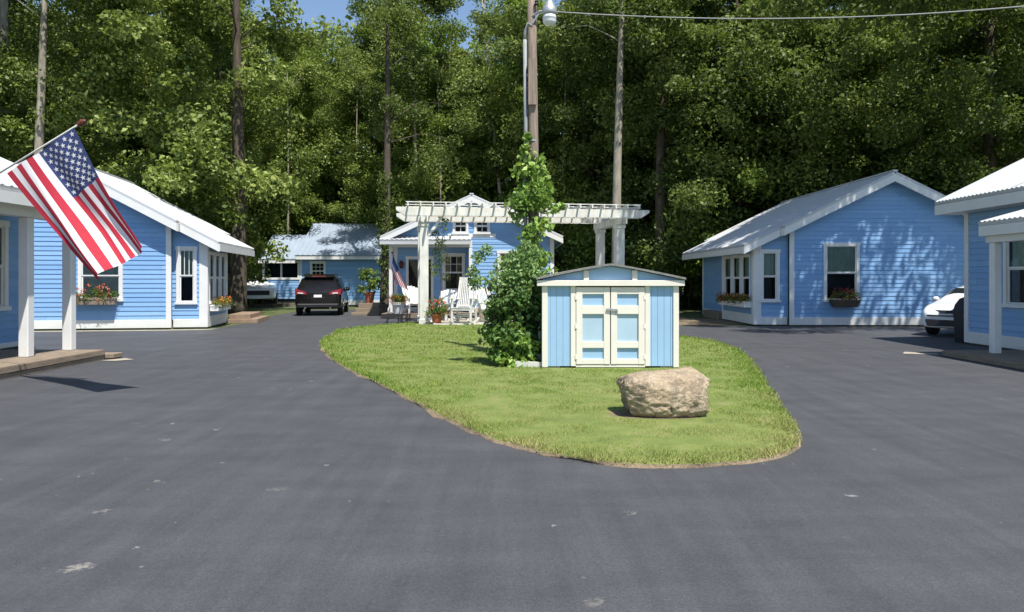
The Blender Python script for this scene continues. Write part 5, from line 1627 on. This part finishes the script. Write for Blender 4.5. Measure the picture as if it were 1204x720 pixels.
def tree(key, x, y, label, name='broadleaf_tree', group=None, sc=1.0, rz=None, r=.3, lean=(0, 0), bark='bark', share=True, cat='tree', zs=1.0, nl=16, off=(0, 0)):
    rz = random.uniform(0, 2 * PI) if rz is None else rz
    me, cen = CROWNS[key]
    root = empty(name, label, cat, (x, y, 0), rz, group)
    root.scale = (sc, sc, sc * zs)
    o = bpy.data.objects.new('crown', me); COL.objects.link(o); o.parent = root
    of = Vector((off[0], off[1], 0)); of.rotate(Matrix.Rotation(-rz, 3, 'Z'))
    H = cen[:, 2].max()
    if share and key in TR:
        t = bpy.data.objects.new('trunk', TR[key]); COL.objects.link(t); t.parent = root
    else:
        qq = np.hypot(cen[:, 0], cen[:, 1])
        sel = cen[(qq < np.median(qq) * (.9 if key.startswith('high') else 1.5)) & (cen[:, 2] > cen[:, 2].min() + 1.5)]
        sel = sel[np.argsort(sel[:, 2])]
        nl = 9 if key.startswith('high') else nl
        lim = sel[:: max(1, len(sel) // nl)][:nl + 2] + np.array([of.x, of.y, 0])
        ln_ = Vector((lean[0], lean[1], 0)); ln_.rotate(Matrix.Rotation(-rz, 3, 'Z'))
        t = trunk_mesh(H, r, (ln_.x, ln_.y), lim, M[bark], int(x * 7 + y * 3), zmin=max(1.2, cen[:, 2].min() + (1.2 if key.startswith('high') else 0))).build('trunk', M[bark], root, smooth=True)
        if share: TR[key] = t.data
    o.location = of
    return root
gx = lambda px, Y: (px - 602) * Y / 880
G1 = 'trees of the dense wood behind the cottages'
tree('high', gx(40, 33), 33, 'tall tree with bare pale trunk rising behind the flag at left', r=.25, lean=(.5, 0), bark='barkpale', share=False)
tree('highA', gx(-2, 36), 36, 'tree with mottled trunk at the far left picture edge', r=.36, lean=(.2, 0), bark='barkpale', share=False)
tree('maple', gx(278, 34.5), 34.5, 'big maple with broad pale leaves towering over the cottage behind the flag', r=.38, share=False, rz=1.0, off=(-1.6, -.6))
t4 = tree('high', gx(452, 38.5), 38.5, 'tree with long slender ivy clad trunk beside the terracotta pot steps', r=.30, lean=(.15, 0), bark='bark', share=False, rz=.3, sc=.82, off=(2.3, 3.7))
cen = [(.15 * math.cos(a), .15 * math.sin(a) - .15, z) for a, z in [(random.uniform(0, 6.28), random.choice([random.uniform(1.2, 8.5), random.uniform(3, 7)])) for _ in range(42)]]
plant_leaves('ivy', t4, M['leafB'], cen, .34, 34, .20, flat=1.2, up=.3)
tree('high', gx(727, 35), 35, 'tree with straight pale grey trunk right of the wooden pole', r=.24, lean=(.3, 0), bark='barkpale', share=False, off=(0, 2.0))
tree('dark', gx(779, 38), 38, 'dark leafed tree standing at the left end of the tree shaded cottage', r=.33, share=False, off=(.6, 1.5))
tree('fresh', gx(497, 44), 44, 'light green tree with slim forked trunks behind the pergola', r=.19, lean=(-.6, 0), bark='barkpale', share=False, zs=.9, off=(0, 2))
tree('fresh2', gx(602, 44), 44, 'light green tree with thin leaning trunk left of the wooden pole', r=.14, lean=(-1.8, 0), bark='barkpale', share=False, off=(0, 2))
tree('oak', 19.0, 24.0, 'large oak beyond the right picture edge whose crown shades the right cottage', r=.45, lean=(-1.6, 0), share=False, rz=0, off=(-4.1, -1.1), sc=1.06, nl=26)
tree('dark2', 21.5, 33.5, 'dark tree rising behind the ribbed metal roof at the right edge', r=.36, share=False)
for (px, Y, ln) in ((520, 43, -.5), (546, 44.5, .5), (660, 43, .4), (692, 44, -.4), (418, 47.5, .3), (340, 47, -.3), (905, 38, .3), (990, 37.5, -.3), (1080, 37, .2)):
    tree('highA', gx(px, Y), Y, 'slender pale stemmed sapling in front of the dense wood', name='sapling', group='slender saplings before the wood', sc=random.uniform(.62, .74), r=.12, lean=(ln, 0), bark='barkpale', share=False, off=(ln * .6, 1.5), nl=10)
for (px, Y, sc, key) in ((508, 46.0, 1.7, 'under'), (545, 46.5, 1.95, 'under'), (590, 46.0, 1.7, 'under'), (648, 42.5, 1.45, 'under'), (322, 56.0, 2.2, 'under'), (360, 57.0, 2.1, 'under'), (418, 57, 2.1, 'under'), (700, 43.0, 1.5, 'underd'), (812, 39.5, 1.35, 'under'), (866, 37.5, 1.6, 'under'), (900, 38.5, 2.0, 'underd')):
    tree(key, gx(px, Y), Y, 'young bushy tree catching the sun at the front of the wood', name='young_tree', group='young trees at the front of the wood', sc=sc, r=.07, zs=1.05)
rows = []
k = 0
for i in range(15):
    rows.append((-33 + i * 4.75 + random.uniform(-1.2, 1.2), 46.5 + random.uniform(-1.8, 2.2)))
for i in range(17):
    rows.append((-40 + i * 5.0 + random.uniform(-1.4, 1.4), 54 + random.uniform(-2, 2)))
for i in range(16):
    rows.append((-45 + i * 6.0 + random.uniform(-1.6, 1.6), 63 + random.uniform(-2, 2)))
rows += [(12, 39.5), (16.5, 38), (24, 37.5), (27, 31), (-22, 40.5), (-28, 36), (-17.5, 44.5), (7.2, 44.5)]
for (x, y) in rows:
    if 45 < y < 49.5 and (abs(x - gx(497, 47)) < 2.2 or abs(x - gx(600, 47.5)) < 2.2): continue
    if 49 < y < 56 and 2.5 < x < 11.5: y = 57.5
    if y < 49 and -17.5 < x < -14.6: continue
    if 43 < y < 52 and -15 < x < -5: y = 52.5
    px = 602 + 880 * x / y
    if px < 330: key = random.choice(['maple', 'mid', 'dark', 'mid'])
    elif px < 660: key = random.choice(['fresh', 'fresh2', 'mid', 'fresh'])
    else: key = random.choice(['dark', 'dark2', 'dark', 'dark2', 'mid'])
    lowsky = 385 < px < 425 or 548 < px < 590
    tree(key, x, y, 'tall leafy tree among many in the dense wood behind the cottages', group=G1, sc=random.uniform(.9, 1.12) * (.93 if lowsky else 1), r=.22)
G2 = 'low bushes along the edge of the wood'
for (px, Y, key, sc) in ((306, 48, 'under', .85), (336, 50, 'under', 1.0), (250, 44, 'underd', .9), (655, 44, 'under', .8), (690, 45, 'under', .75), (672, 47.5, 'underd', 1.0), (765, 44, 'underd', .7), (800, 41, 'under', .7),
                         (820, 43, 'underd', 1.0), (845, 46, 'underd', 1.0), (200, 45, 'underd', 1.1), (480, 49, 'under', 1.1), (405, 55, 'underd', 1.2), (560, 44, 'underd', .9), (625, 45, 'underd', 1.0), (740, 56, 'underd', 1.1),
                         (1030, 42, 'underd', 1.2), (1120, 38, 'underd', 1.1), (30, 42, 'under', 1.1), (120, 40, 'underd', 1.1), (520, 50, 'underd', 1.2), (370, 55, 'underd', 1.3), (440, 55, 'underd', 1.2)):
    tree(key, gx(px, Y), Y, 'low leafy bush growing along the shady edge of the wood', name='woodland_bush', group=G2, sc=sc, r=.07, cat='bush')

# the far wood that closes the view: one mass
RNG = np.random.default_rng(77)
nc = 1500
fx = RNG.uniform(-75, 75, nc); fy = RNG.uniform(72, 82, nc); fz = RNG.uniform(.5, 29, nc) * (1 - .10 * np.sin(fx * .35) ** 2)
fp = 602 + 880 * fx / fy
fz = np.where(((fp > 375) & (fp < 430)) | ((fp > 550) & (fp < 595)), fz * .8, fz)
V, F = clumps(np.stack([fx, fy, fz], 1), np.full(nc, 2.6), 55, .8, flat=.7)
fw_ = np_mesh('woodland', V, F, M['leafB'])
tag(fw_, 'deep green far wood closing the view between the trunks', 'wood', kind='stuff')
